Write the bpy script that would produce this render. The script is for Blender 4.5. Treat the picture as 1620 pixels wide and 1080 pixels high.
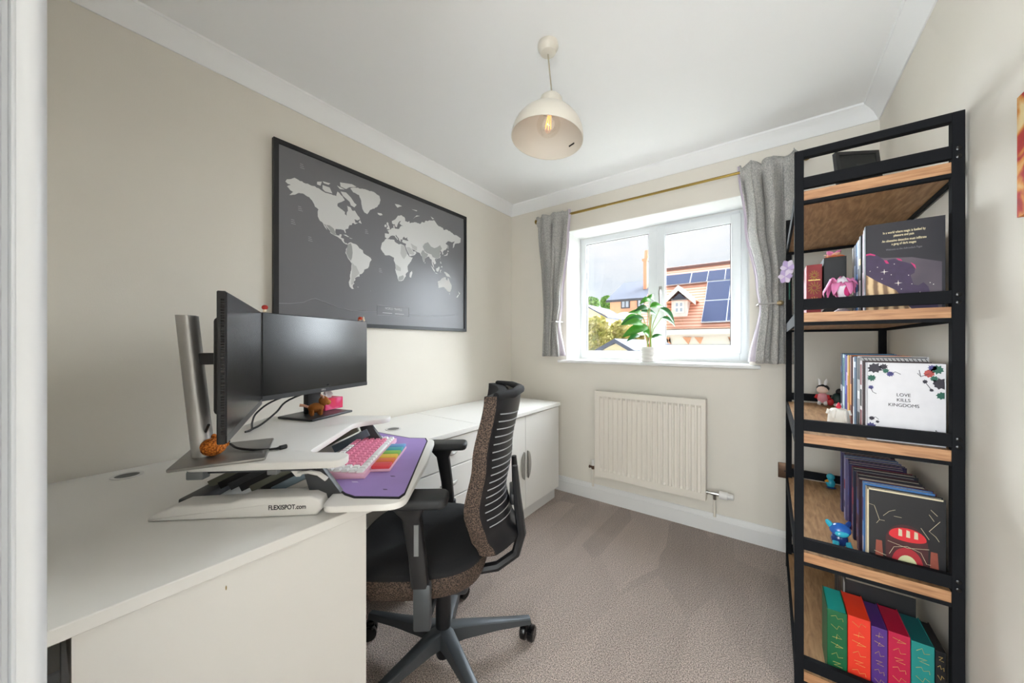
import bpy, bmesh, math, random
from math import sin, cos, pi, radians, sqrt, atan2
from mathutils import Matrix, Vector
random.seed(7)
for o in list(bpy.data.objects): bpy.data.objects.remove(o)
SC = bpy.context.scene
COL = SC.collection
# ------------------------------------------------------------------ camera
F = 556.7; CX, CY = 810.0, 544.4; H = 1.17
A = atan2(408.8, F); ca, sa = cos(A), sin(A)
cd = bpy.data.cameras.new('camera'); cam = bpy.data.objects.new('camera', cd); COL.objects.link(cam)
cd.sensor_width = 36; cd.lens = F * 36 / 1620; cd.shift_y = (CY - 540) / 1620; cd.clip_start = 0.01; cd.clip_end = 400
cam.location = (0, 0, H); cam.rotation_euler = (pi / 2, 0, A)
SC.camera = cam
def ray(u, v):
    x = (u - CX) / F; z = (CY - v) / F
    return Vector((x * ca - sa, x * sa + ca, z))
def onz(u, v, z): r = ray(u, v); return Vector((0, 0, H)) + r * ((z - H) / r.z)
def onx(u, v, X): r = ray(u, v); return Vector((0, 0, H)) + r * (X / r.x)
def ony(u, v, Y): r = ray(u, v); return Vector((0, 0, H)) + r * (Y / r.y)
# ------------------------------------------------------------------ light
SC.view_settings.view_transform = 'Standard'; SC.view_settings.look = 'None'
SC.view_settings.exposure = 0.5; SC.view_settings.gamma = 1.0; SC.view_settings.use_curve_mapping = False
w = bpy.data.worlds.new('world'); SC.world = w; w.use_nodes = True
nt = w.node_tree; nt.nodes.clear()
def N(nt, t, **k):
    n = nt.nodes.new(t)
    for a, b in k.items():
        if a.startswith('i_'):
            key = a[2:].replace('_', ' ')
            n.inputs[int(key) if key.isdigit() else key].default_value = b
        else: setattr(n, a, b)
    return n
wo = N(nt, 'ShaderNodeOutputWorld'); bg = N(nt, 'ShaderNodeBackground', i_Strength=0.74)
tc = N(nt, 'ShaderNodeTexCoord'); mp = N(nt, 'ShaderNodeMapping'); mp.inputs['Scale'].default_value = (1.6, 1.6, 4.0)
no = N(nt, 'ShaderNodeTexNoise', i_Scale=2.2, i_Detail=6.0, i_Roughness=0.55)
cr = N(nt, 'ShaderNodeValToRGB'); cr.color_ramp.elements[0].position = 0.36; cr.color_ramp.elements[1].position = 0.62
cr.color_ramp.elements[0].color = (0.74, 0.83, 0.93, 1); cr.color_ramp.elements[1].color = (0.97, 0.98, 1.0, 1)
nt.links.new(tc.outputs['Generated'], mp.inputs[0]); nt.links.new(mp.outputs[0], no.inputs[0]); nt.links.new(no.outputs[0], cr.inputs[0])
nt.links.new(cr.outputs[0], bg.inputs[0]); nt.links.new(bg.outputs[0], wo.inputs[0])
sd = bpy.data.lights.new('hazy_sun', 'SUN'); sd.energy = 38.0; sd.angle = radians(110); sd.color = (0.86, 0.94, 1.0)
sun = bpy.data.objects.new('hazy_sun', sd); COL.objects.link(sun)
sun.rotation_euler = Vector((0.02, -0.82, -0.38)).to_track_quat('-Z', 'Y').to_euler(); sun.location = (0, 8, 8)
# fill light added behind the camera, shining in through the open doorway
hd = bpy.data.lights.new('landing_fill_light', 'AREA'); hd.shape = 'RECTANGLE'; hd.size = 1.5; hd.size_y = 1.4; hd.energy = 44; hd.color = (0.86, 0.94, 1.0)
hl = bpy.data.objects.new('landing_fill_light', hd); COL.objects.link(hl); hl.location = (-0.30, -0.90, 1.30)
hl.rotation_euler = Vector((0, 1, 0)).to_track_quat('-Z', 'Z').to_euler()

# ------------------------------------------------------------------ helpers
def lin(c):
    if isinstance(c, str):
        c = c.lstrip('#'); c = [int(c[i:i + 2], 16) / 255 for i in (0, 2, 4)]
        c = [x / 12.92 if x <= 0.04045 else ((x + 0.055) / 1.055) ** 2.4 for x in c]
    return (c[0], c[1], c[2], 1)
MATS = {}
def mat(name, c, rough=0.5, metal=0.0, bump=0.0, scale=60.0, var=0.0, vscale=8.0, spec=0.5, coat=0.0, emit=None, es=0.0, stretch=None, sheen=0.0):
    if name in MATS: return MATS[name]
    m = bpy.data.materials.new(name); m.use_nodes = True; nt = m.node_tree
    b = nt.nodes['Principled BSDF']; c = lin(c)
    b.inputs['Base Color'].default_value = c; b.inputs['Roughness'].default_value = rough; b.inputs['Metallic'].default_value = metal
    b.inputs['Specular IOR Level'].default_value = spec; b.inputs['Coat Weight'].default_value = coat; b.inputs['Sheen Weight'].default_value = sheen
    if emit: b.inputs['Emission Color'].default_value = lin(emit); b.inputs['Emission Strength'].default_value = es
    tc = N(nt, 'ShaderNodeTexCoord'); src = tc.outputs['Object']
    if stretch:
        mp = N(nt, 'ShaderNodeMapping'); mp.inputs['Scale'].default_value = stretch; nt.links.new(src, mp.inputs[0]); src = mp.outputs[0]
    n2 = N(nt, 'ShaderNodeTexNoise', i_Scale=vscale, i_Detail=4.0); nt.links.new(src, n2.inputs[0])
    mr = N(nt, 'ShaderNodeMapRange'); mr.inputs['To Min'].default_value = 1 - var; mr.inputs['To Max'].default_value = 1 + var
    nt.links.new(n2.outputs[0], mr.inputs[0])
    mx = N(nt, 'ShaderNodeMix', data_type='RGBA', blend_type='MULTIPLY'); mx.inputs[0].default_value = 1.0
    mx.inputs[6].default_value = c; nt.links.new(mr.outputs[0], mx.inputs[7]); nt.links.new(mx.outputs[2], b.inputs['Base Color'])
    if bump > 0:
        n1 = N(nt, 'ShaderNodeTexNoise', i_Scale=scale, i_Detail=3.0); nt.links.new(src, n1.inputs[0])
        bp = N(nt, 'ShaderNodeBump', i_Strength=bump, i_Distance=0.01); nt.links.new(n1.outputs[0], bp.inputs['Height']); nt.links.new(bp.outputs[0], b.inputs['Normal'])
    MATS[name] = m; return m
def ramp_mat(name, kind, stops, rough=0.6, scale=8.0, stretch=(1, 1, 1), bump=0.0, detail=4.0, distort=0.0, spec=0.4):
    m = bpy.data.materials.new(name); m.use_nodes = True; nt = m.node_tree; b = nt.nodes['Principled BSDF']
    b.inputs['Roughness'].default_value = rough; b.inputs['Specular IOR Level'].default_value = spec
    tc = N(nt, 'ShaderNodeTexCoord'); mp = N(nt, 'ShaderNodeMapping'); mp.inputs['Scale'].default_value = stretch
    nt.links.new(tc.outputs['Object'], mp.inputs[0])
    if kind == 'noise': t = N(nt, 'ShaderNodeTexNoise', i_Scale=scale, i_Detail=detail, i_Distortion=distort); out = t.outputs[0]
    elif kind.startswith('wave'): t = N(nt, 'ShaderNodeTexWave', i_Scale=scale, i_Distortion=distort, i_Detail=detail, bands_direction=kind[4:] or 'X'); out = t.outputs['Fac']
    else: t = N(nt, 'ShaderNodeTexVoronoi', i_Scale=scale); out = t.outputs['Distance']
    nt.links.new(mp.outputs[0], t.inputs['Vector'])
    cr = N(nt, 'ShaderNodeValToRGB'); e = cr.color_ramp.elements
    while len(e) < len(stops): e.new(0.5)
    for el, (p, c) in zip(e, stops): el.position = p; el.color = lin(c)
    nt.links.new(out, cr.inputs[0]); nt.links.new(cr.outputs[0], b.inputs['Base Color'])
    if bump:
        bp = N(nt, 'ShaderNodeBump', i_Strength=bump, i_Distance=0.005); nt.links.new(out, bp.inputs['Height']); nt.links.new(bp.outputs[0], b.inputs['Normal'])
    MATS[name] = m; return m
class MB:
    def __init__(s): s.bm = bmesh.new()
    def add(s, vs, fs, M=None):
        bv = [s.bm.verts.new(M @ Vector(v) if M else v) for v in vs]
        for f in fs:
            try: s.bm.faces.new([bv[i] for i in f])
            except ValueError: pass
        return s
    def merge(s, b2, M=None):
        b2.verts.index_update(); b2.verts.ensure_lookup_table()
        return s.add([v.co.copy() for v in b2.verts], [[v.index for v in f.verts] for f in b2.faces], M)
    def box(s, x0, x1, y0, y1, z0, z1, M=None):
        v = [(x, y, z) for z in (z0, z1) for y in (y0, y1) for x in (x0, x1)]
        return s.add(v, [(0, 2, 3, 1), (4, 5, 7, 6), (0, 1, 5, 4), (2, 6, 7, 3), (0, 4, 6, 2), (1, 3, 7, 5)], M)
    def rbox(s, x0, x1, y0, y1, z0, z1, r=0.004, seg=2, M=None):
        t = MB().box(x0, x1, y0, y1, z0, z1)
        bmesh.ops.bevel(t.bm, geom=t.bm.edges[:], offset=min(r, 0.49 * min(x1 - x0, y1 - y0, z1 - z0)), segments=seg, profile=0.5, affect='EDGES')
        s.merge(t.bm, M); t.bm.free(); return s
    def prism(s, poly, z0, z1, M=None, r=0, seg=2):
        n = len(poly); t = MB()
        area = sum(poly[i][0] * poly[(i + 1) % n][1] - poly[(i + 1) % n][0] * poly[i][1] for i in range(n))
        if area < 0: poly = poly[::-1]
        v = [(p[0], p[1], z0) for p in poly] + [(p[0], p[1], z1) for p in poly]
        f = [list(range(n))[::-1], list(range(n, 2 * n))] + [(i, (i + 1) % n, n + (i + 1) % n, n + i) for i in range(n)]
        if r:
            ins = []
            for i in range(n):
                p0, p1, p2 = Vector(poly[i - 1][:2]), Vector(poly[i][:2]), Vector(poly[(i + 1) % n][:2])
                e0 = (p1 - p0).normalized(); e1 = (p2 - p1).normalized()
                nn = Vector((-e0.y - e1.y, e0.x + e1.x))
                if nn.length < 1e-6: nn = Vector((-e0.y, e0.x))
                nn.normalize(); k = max(.5, nn.dot(Vector((-e0.y, e0.x)))); ins.append((p1, nn / k))
            lay = []
            for (sg, zz) in ((0, z0), (1, z1)):
                for j in range(seg + 1):
                    t_ = (pi / 2) * (j / seg); t_ = t_ if sg == 0 else pi / 2 - t_
                    o_ = r * (1 - sin(t_)); dz = r * (1 - cos(t_)); lay.append((o_, zz + dz if sg == 0 else zz - dz))
            vs = [((p + q * o_).x, (p + q * o_).y, z) for (o_, z) in lay for (p, q) in ins]; m = len(lay)
            fs = [list(range(n))[::-1], list(range((m - 1) * n, m * n))] + [(j * n + i, j * n + (i + 1) % n, (j + 1) * n + (i + 1) % n, (j + 1) * n + i) for j in range(m - 1) for i in range(n)]
            s.add(vs, fs, M)
        else: s.add(v, f, M)
        return s
    def cyl(s, p0, p1, r0, r1=None, n=16, M=None): return s.tube([p0, p1], [r0, r0 if r1 is None else r1], n, M)
    def tube(s, pts, r, n=8, M=None, flat=1.0, caps=True):
        pts = [Vector(p) for p in pts]; rs = r if isinstance(r, (list, tuple)) else [r] * len(pts)
        vs = []; up = None
        for i, p in enumerate(pts):
            d = (pts[min(i + 1, len(pts) - 1)] - pts[max(i - 1, 0)]).normalized()
            if up is None: up = Vector((0, 0, 1)) if abs(d.z) < 0.95 else Vector((1, 0, 0))
            a = d.cross(up)
            if a.length < 1e-6: a = d.cross(Vector((0.3, 1, 0.2)))
            a.normalize(); b = a.cross(d).normalized(); up = b
            for k in range(n): t = 2 * pi * k / n; vs.append(p + a * cos(t) * rs[i] + b * sin(t) * rs[i] * flat)
        fs = [(i * n + k, i * n + (k + 1) % n, (i + 1) * n + (k + 1) % n, (i + 1) * n + k) for i in range(len(pts) - 1) for k in range(n)]
        if caps: fs += [list(range(n))[::-1], list(range((len(pts) - 1) * n, len(pts) * n))]
        return s.add(vs, fs, M)
    def lathe(s, prof, n=24, c=(0, 0, 0), M=None):
        vs = []; fs = []
        for (r, z) in prof:
            for k in range(n): t = 2 * pi * k / n; vs.append((c[0] + r * cos(t), c[1] + r * sin(t), c[2] + z))
        for i in range(len(prof) - 1):
            for k in range(n): fs.append((i * n + k, i * n + (k + 1) % n, (i + 1) * n + (k + 1) % n, (i + 1) * n + k))
        s.add(vs, fs, M); bmesh.ops.remove_doubles(s.bm, verts=s.bm.verts[:], dist=1e-6); return s
    def ball(s, c, r, n=12, M=None):
        r = r if isinstance(r, (tuple, list)) else (r, r, r)
        T = Matrix.Translation(c) @ Matrix.Diagonal((r[0], r[1], r[2], 1))
        t = bmesh.new(); bmesh.ops.create_uvsphere(t, u_segments=n, v_segments=max(6, n // 2 + 2), radius=1)
        s.merge(t, (M @ T) if M else T); t.free(); return s
    def grid(s, fn, nu, nv, M=None):
        vs = [fn(i / nu, j / nv) for j in range(nv + 1) for i in range(nu + 1)]
        return s.add(vs, [(j * (nu + 1) + i, j * (nu + 1) + i + 1, (j + 1) * (nu + 1) + i + 1, (j + 1) * (nu + 1) + i) for j in range(nv) for i in range(nu)], M)
    def poly(s, pts, M=None): return s.add(pts, [list(range(len(pts)))], M)
    def build(s, name, m, parent=None, smooth=35, recalc=True):
        if recalc: bmesh.ops.recalc_face_normals(s.bm, faces=s.bm.faces[:])
        me = bpy.data.meshes.new(name); s.bm.to_mesh(me); s.bm.free()
        if smooth:
            me.polygons.foreach_set('use_smooth', [True] * len(me.polygons)); me.set_sharp_from_angle(angle=radians(smooth))
        me.materials.append(m if not isinstance(m, str) else MATS[m])
        o = bpy.data.objects.new(name, me); COL.objects.link(o)
        if parent: o.parent = parent
        return o
def tag(o, label, cat, group=None):
    o['label'] = label; o['category'] = cat
    if group: o['group'] = group
    return o
def thing(name, label, cat, loc=(0, 0, 0), rotz=0.0, group=None):
    o = bpy.data.objects.new(name, None); COL.objects.link(o); o.empty_display_size = 0.05
    o.location = loc; o.rotation_euler = (0, 0, rotz)
    return tag(o, label, cat, group)
def struct(o): o['kind'] = 'structure'; return o
def copy_part(o, parent, loc=None, rot=None, sub=True):
    c = o.copy(); COL.objects.link(c); c.parent = parent
    if loc is not None: c.location = loc
    if rot is not None: c.rotation_euler = rot
    if sub:
        for ch in list(o.children): copy_part(ch, c)
    return c
def text(name, s, size, m, parent, M, ext=0.0003, align='CENTER', sx=1.0, bold=0.0):
    cu = bpy.data.curves.new(name, 'FONT'); cu.body = s; cu.size = size; cu.align_x = align; cu.align_y = 'CENTER'; cu.extrude = ext; cu.offset = bold
    o = bpy.data.objects.new(name, cu); COL.objects.link(o)
    bpy.context.view_layer.update()
    me = bpy.data.meshes.new_from_object(o); bpy.data.objects.remove(o)
    me.transform(M @ Matrix.Diagonal((sx, 1, 1, 1))); me.materials.clear(); me.materials.append(m if not isinstance(m, str) else MATS[m])
    t = bpy.data.objects.new(name, me); COL.objects.link(t)
    if parent: t.parent = parent
    return t
def frame(o, x, y): # matrix with columns x, y, x*y and origin o
    x = Vector(x).normalized(); y = Vector(y).normalized(); z = x.cross(y)
    return Matrix(((x.x, y.x, z.x, o[0]), (x.y, y.y, z.y, o[1]), (x.z, y.z, z.z, o[2]), (0, 0, 0, 1)))
def rrect(x0, x1, y0, y1, r, n=5):
    p = []
    for cx, cy, a0 in ((x1 - r, y1 - r, 0), (x0 + r, y1 - r, 90), (x0 + r, y0 + r, 180), (x1 - r, y0 + r, 270)):
        for k in range(n + 1): a = radians(a0 + 90 * k / n); p.append((cx + r * cos(a), cy + r * sin(a)))
    return p

# ------------------------------------------------------------------ materials
mat('wall', '#ebe5da', 0.9, bump=0.05, scale=300, var=0.015, spec=0.2)
mat('ceil', '#fbfbfb', 0.9, var=0.01, spec=0.2)
mat('trim', '#eae9e7', 0.45, var=0.01)
mat('upvc', '#e3e5e7', 0.3, var=0.01)
mat('laminate', '#f4f2ee', 0.38, var=0.01, vscale=3)
mat('lam_edge', '#e6e5e3', 0.45)
mat('plastic_white', '#eeebe7', 0.4)
mat('black_metal', '#17181b', 0.8, spec=.15, bump=0.03, scale=500)
mat('black_plastic', '#17171a', 0.42)
mat('black_gloss', '#0b0b0d', 0.2)
mat('dark_grey', '#3a3c40', 0.45)
mat('steel_blue', '#7e8f9c', 0.35, 0.6)
mat('silver', '#b9b7b4', 0.36, 0.75, var=0.02)
mat('plate_silver', '#8d8b88', 0.42, 0.8, bump=0.03, scale=90, stretch=(1, 14, 1))
mat('base_grey', '#54585c', 0.4, 0.55)
mat('brass', '#9c8347', 0.3, 0.9)
mat('bronze', '#6b5444', 0.4, 0.8)
mat('chrome', '#b8b6b2', 0.25, 0.95)
mat('cable', '#0d0d0f', 0.5)
mat('paper', '#e9e3d6', 0.8, var=0.05, vscale=200)
mat('radiator', '#e9e2d6', 0.4, var=0.01)
mat('pillow_black', '#1b1b1e', 0.9, bump=0.35, scale=700, var=0.12, vscale=300)
mat('pot', '#e9e5e0', 0.35, var=0.02)
mat('soil', '#3b2c22', 0.95, bump=0.5)
mat('leaf', '#4f9a2c', 0.4, var=0.25, vscale=25, sheen=0.1)
mat('leaf_dark', '#2c6a2e', 0.4, var=0.2, vscale=25)
mat('stem', '#8aa648', 0.5); mat('stem_pink', '#d39a75', 0.5)
def carpet_mat():
    m = bpy.data.materials.new('carpet'); m.use_nodes = True; nt = m.node_tree; b = nt.nodes['Principled BSDF']
    b.inputs['Roughness'].default_value = 1.0; b.inputs['Specular IOR Level'].default_value = 0.1; b.inputs['Sheen Weight'].default_value = 0.25
    tc = N(nt, 'ShaderNodeTexCoord')
    n1 = N(nt, 'ShaderNodeTexNoise', i_Scale=240.0, i_Detail=3.0, i_Roughness=0.75); nt.links.new(tc.outputs['Object'], n1.inputs[0])
    cr = N(nt, 'ShaderNodeValToRGB'); e = cr.color_ramp.elements
    e[0].position = 0.40; e[0].color = lin('#6b584e'); e[1].position = 0.60; e[1].color = lin('#fbe8dc')
    nt.links.new(n1.outputs[0], cr.inputs[0])
    # pile brushed in strokes by the vacuum cleaner
    mp = N(nt, 'ShaderNodeMapping'); mp.inputs['Rotation'].default_value = (0, 0, radians(48)); mp.inputs['Scale'].default_value = (3.6, 0.9, 1)
    nt.links.new(tc.outputs['Object'], mp.inputs[0])
    v = N(nt, 'ShaderNodeTexVoronoi', i_Scale=1.7); nt.links.new(mp.outputs[0], v.inputs['Vector'])
    n3 = N(nt, 'ShaderNodeTexNoise', i_Scale=1.6, i_Detail=2.0, i_Distortion=1.2); nt.links.new(mp.outputs[0], n3.inputs[0])
    sp = N(nt, 'ShaderNodeSeparateColor'); nt.links.new(v.outputs['Color'], sp.inputs[0])
    ad = N(nt, 'ShaderNodeMath', operation='ADD'); nt.links.new(sp.outputs[0], ad.inputs[0]); nt.links.new(n3.outputs[0], ad.inputs[1])
    mr = N(nt, 'ShaderNodeMapRange'); mr.inputs['From Min'].default_value = 0.4; mr.inputs['From Max'].default_value = 1.5
    mr.inputs['To Min'].default_value = 0.80; mr.inputs['To Max'].default_value = 1.04; nt.links.new(ad.outputs[0], mr.inputs[0])
    mx = N(nt, 'ShaderNodeMix', data_type='RGBA', blend_type='MULTIPLY'); mx.inputs[0].default_value = 1
    nt.links.new(cr.outputs[0], mx.inputs[6]); nt.links.new(mr.outputs[0], mx.inputs[7]); nt.links.new(mx.outputs[2], b.inputs['Base Color'])
    bp = N(nt, 'ShaderNodeBump', i_Strength=0.9, i_Distance=0.012); nt.links.new(n1.outputs[0], bp.inputs['Height']); nt.links.new(bp.outputs[0], b.inputs['Normal'])
    MATS['carpet'] = m
carpet_mat()
ramp_mat('oak', 'noise', [(0.3, '#8a6544'), (0.5, '#a67f58'), (0.72, '#bd9870')], 0.5, 9, (9, 1.2, 9), 0.05, 6, 0.6)
ramp_mat('oak_edge', 'noise', [(0.3, '#95694a'), (0.5, '#b3835c'), (0.72, '#c59a72')], 0.5, 9, (1.2, 9, 12), 0.05, 6, 0.6)
ramp_mat('linen', 'noise', [(0.32, '#979693'), (0.52, '#b6b4b0'), (0.72, '#d2cfca')], 0.95, 240, (1, 1, 0.5), 0.2, 3)
ramp_mat('mesh_brown', 'voronoi', [(0.0, '#100d0b'), (0.30, '#191411'), (0.50, '#4f4037'), (0.8, '#655348')], 0.75, 250, (1, 1, 1), 0.3)
ramp_mat('crochet', 'voronoi', [(0.0, '#e6913c'), (0.45, '#cf7424'), (0.8, '#8a4614')], 0.9, 220, (1, 1, 1), 0.6)
mat('lining', '#d9cfd9', 0.9, var=0.03)
mat('glass_clear', '#ffffff', 0.02)
def glass(name, tint=(1, 1, 1), refl=0.06):
    m = bpy.data.materials.new(name); m.use_nodes = True; nt = m.node_tree; nt.nodes.clear()
    o = N(nt, 'ShaderNodeOutputMaterial'); t = N(nt, 'ShaderNodeBsdfTransparent'); g = N(nt, 'ShaderNodeBsdfGlossy'); mx = N(nt, 'ShaderNodeMixShader')
    t.inputs[0].default_value = (*tint, 1); g.inputs['Roughness'].default_value = 0.02; mx.inputs[0].default_value = refl
    nt.links.new(t.outputs[0], mx.inputs[1]); nt.links.new(g.outputs[0], mx.inputs[2]); nt.links.new(mx.outputs[0], o.inputs[0]); MATS[name] = m
glass('pane', refl=.03); glass('bulb_glass', (1, 0.99, 0.97), 0.10)

# ------------------------------------------------------------------ room shell
XL, XR, YB, YF, ZC = -1.858, 0.4435, 2.52, -0.02, 2.375
WX0, WX1, WZ0, WZ1 = -1.309, -0.10, 1.045, 2.066     # window opening in the back wall
struct(MB().box(XL - .12, XR + .12, -1.5, YB + .3, -0.12, 0.0).build('floor', 'carpet', smooth=0))
struct(MB().box(XL - .12, XR + .12, YF - .1, YB + .3, ZC, ZC + .1).build('ceiling', 'ceil', smooth=0))
struct(MB().box(XL - .12, XL, YF - .1, YB + .3, 0, ZC).build('wall_left', 'wall', smooth=0))
struct(MB().box(XR, XR + .12, YF - .1, YB + .3, 0, ZC).build('wall_right', 'wall', smooth=0))
b = MB(); Y0, Y1 = YB, YB + .30
b.box(XL, WX0, Y0, Y1, 0, ZC).box(WX1, XR, Y0, Y1, 0, ZC).box(WX0, WX1, Y0, Y1, 0, WZ0 - .02).box(WX0, WX1, Y0, Y1, WZ1, ZC)
struct(b.build('wall_back', 'wall', smooth=0))
b = MB(); b.box(XL, -.452, YF - .1, YF, 0, ZC).box(.40, XR, YF - .1, YF, 0, ZC).box(-.45, .40, YF - .1, YF, 2.04, ZC)
struct(b.build('wall_front', 'wall', smooth=0))
# hall behind the camera
struct(MB().box(-1.3, -1.2, -1.5, YF - .1, 0, ZC).build('wall_hall_left', 'wall', smooth=0))
struct(MB().box(1.2, 1.3, -1.5, YF - .1, 0, ZC).build('wall_hall_right', 'wall', smooth=0))
struct(MB().box(-1.3, 1.3, -1.05, -.95, 0, ZC).build('wall_hall_back', 'wall', smooth=0))
struct(MB().box(-1.3, 1.3, -1.5, YF - .1, ZC, ZC + .1).build('ceiling_hall', 'ceil', smooth=0))
# cornice
prof = [(0, 2.299), (.006, 2.299), (.010, 2.306), (.016, 2.318), (.028, 2.338), (.045, 2.354), (.058, 2.362), (.063, 2.366), (.066, 2.366), (.070, ZC), (0, ZC)]
def cove(name, p0, p1, q0, q1):
    m = MB(); n = len(prof); vs = []
    for (c, d) in ((p0, q0), (p1, q1)):
        for (o, z) in prof: vs.append((c[0] + d[0] * o, c[1] + d[1] * o, z))
    m.add(vs, [(i, (i + 1) % n, n + (i + 1) % n, n + i) for i in range(n)] + [list(range(n)), list(range(n, 2 * n))])
    return struct(m.build(name, 'ceil', smooth=30))
e = .0005
cove('trim_1', (XL + e, YF + e), (XL + e, YB - e), (1, 1), (1, -1))
cove('trim_2', (XL + e, YB - e), (XR - e, YB - e), (1, -1), (-1, -1))
cove('trim_3', (XR - e, YB - e), (XR - e, YF + e), (-1, -1), (-1, 1))
# skirting boards
sk = [(0, 0), (.018, 0), (.018, .082), (.015, .086), (.015, .092), (.011, .102), (.006, .112), (0, .115)]
def skirt(name, p0, p1, q0, q1):
    m = MB(); n = len(sk); vs = []
    for (c, d) in ((p0, q0), (p1, q1)):
        for (o, z) in sk: vs.append((c[0] + d[0] * o, c[1] + d[1] * o, z))
    m.add(vs, [(i, (i + 1) % n, n + (i + 1) % n, n + i) for i in range(n)] + [list(range(n)), list(range(n, 2 * n))])
    return struct(m.build(name, 'trim', smooth=30))
skirt('baseboard_left', (XL + e, YF + e), (XL + e, YB - e), (1, 1), (1, -1))
skirt('baseboard_back', (XL + e, YB - e), (XR - e, YB - e), (1, -1), (-1, -1))
skirt('baseboard_right', (XR - e, YB - e), (XR - e, YF + e), (-1, -1), (-1, 1))
# door lining and architrave beside the camera
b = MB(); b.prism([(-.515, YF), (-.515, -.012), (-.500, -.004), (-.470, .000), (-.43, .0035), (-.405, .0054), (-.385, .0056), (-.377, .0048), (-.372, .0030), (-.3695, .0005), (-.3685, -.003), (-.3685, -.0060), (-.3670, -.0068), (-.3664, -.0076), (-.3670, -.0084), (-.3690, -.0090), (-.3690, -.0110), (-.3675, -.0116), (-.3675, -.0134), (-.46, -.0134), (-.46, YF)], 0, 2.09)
struct(b.build('trim_4', mat('trim_dimmed', '#d0d1d4', .4), smooth=40))  # trim colour darkened here to offset the strong light on the jamb
b = MB(); b.box(-.45, -.354, YF - .11, -.0135, 0, 2.04); struct(b.build('trim_5', 'trim_dimmed', smooth=0))  # lining widened out of view to keep the landing light off the architrave
b = MB(); b.box(.37, .40, YF - .11, YF - .002, 0, 2.04).box(-.354, .37, YF - .11, YF - .002, 2.01, 2.04); struct(b.build('trim_6', 'trim', smooth=0))

# ------------------------------------------------------------------ window
YW = 2.770; wx1 = -.118
win = struct(thing('window_1', '', 'window')); del win['label']; del win['category']
fz0, fz1 = 1.062, 2.058
b = MB(); fw = .045
b.rbox(WX0 + e, WX0 + fw + .008, YW, YW + .045, fz0, fz1, .004).rbox(wx1 - fw, wx1, YW, YW + .045, fz0, fz1, .004)
b.rbox(WX0 + fw, wx1 - fw, YW + .0005, YW + .045, fz1 - fw, fz1, .004).rbox(WX0 + fw, wx1 - fw, YW + .0005, YW + .045, fz0, fz0 + .055, .004)
mL = ony(1025.5, 450, YW).x; mR = ony(1040, 450, YW).x
b.rbox(mL, mR + .012, YW + .0008, YW + .044, fz0, fz1, .004)
b.build('window_frame', 'upvc', win)
s0, s1, sz0, sz1 = mR, ony(1172.7, 450, YW).x, fz0 + .045, fz1 - .022
sw = .058; b = MB(); ys = YW - .016
b.rbox(s0, s0 + sw, ys, ys + .04, sz0, sz1, .005).rbox(s1 - sw, s1, ys, ys + .04, sz0, sz1, .005)
b.rbox(s0 + sw - .002, s1 - sw + .002, ys + .0004, ys + .04, sz1 - sw, sz1, .005).rbox(s0 + sw - .002, s1 - sw + .002, ys + .0004, ys + .04, sz0, sz0 + sw, .005)
sash = b.build('sash', 'upvc', win)
b = MB(); g = .004
for (x0, x1, z0, z1) in ((s0 + sw, s1 - sw, sz0 + sw, sz1 - sw),):
    b.box(x0, x0 + g, ys + .01, ys + .012, z0, z1).box(x1 - g, x1, ys + .01, ys + .012, z0, z1).box(x0, x1, ys + .01, ys + .012, z1 - g, z1).box(x0, x1, ys + .01, ys + .012, z0, z0 + g)
b.build('gasket', 'black_plastic', sash, smooth=0)
b = MB().box(s0 + sw - .004, s1 - sw + .004, ys + .016, ys + .020, sz0 + sw - .004, sz1 - sw + .004); b.build('pane', 'pane', sash, smooth=0)
b = MB(); x0, x1, z0, z1 = WX0 + fw + .008, mL, fz0 + .055, fz1 - fw
b.box(x0, x0 + g, YW + .012, YW + .014, z0, z1).box(x1 - g, x1, YW + .012, YW + .014, z0, z1).box(x0, x1, YW + .012, YW + .014, z1 - g, z1).box(x0, x1, YW + .012, YW + .014, z0, z0 + g)
b.build('gasket', 'black_plastic', win, smooth=0)
MB().box(x0 - .004, x1 + .004, YW + .018, YW + .022, z0 - .004, z1 + .004).build('pane', 'pane', win, smooth=0)
hx = s0 + .026; hz = 1.56
b = MB(); b.rbox(hx - .012, hx + .012, ys - .008, ys, hz - .03, hz + .04, .004).tube([(hx, ys - .006, hz + .01), (hx, ys - .03, hz + .005), (hx, ys - .034, hz - .02), (hx + .004, ys - .030, hz - .11)], [.007, .008, .008, .006], 8)
b.build('window_handle', 'silver', sash)
b = MB(); poly = [(WX0 + e, YW + .05), (WX0 + e, YB + .001), (-1.368, YB + .001), (-1.368, YB - .045), (-.045, YB - .045), (-.045, YB + .001), (WX1 - e, YB + .001), (WX1 - e, YW + .05)]
b.prism(poly, WZ0 - .02, WZ0 + .002, r=.006, seg=3); b.build('window_sill', 'trim', win)
# white lining boards of the window reveal
b = MB(); b.box(WX0, WX0 + .002, YB + .004, YW, WZ0 + .002, WZ1).box(WX1 - .002, WX1, YB + .004, YW, WZ0 + .002, WZ1).box(WX0, WX1, YB + .004, YW, WZ1 - .002, WZ1)
b.box(wx1 - .001, WX1, YW, YW + .045, WZ0, WZ1).box(WX0, WX1, YW + .001, YW + .045, fz1 - .001, WZ1).box(WX0, WX1, YW + .001, YW + .045, WZ0, fz0 + .001)
b.build('reveal', mat('reveal', '#e2e2e1', .8), win, smooth=0)
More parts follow.
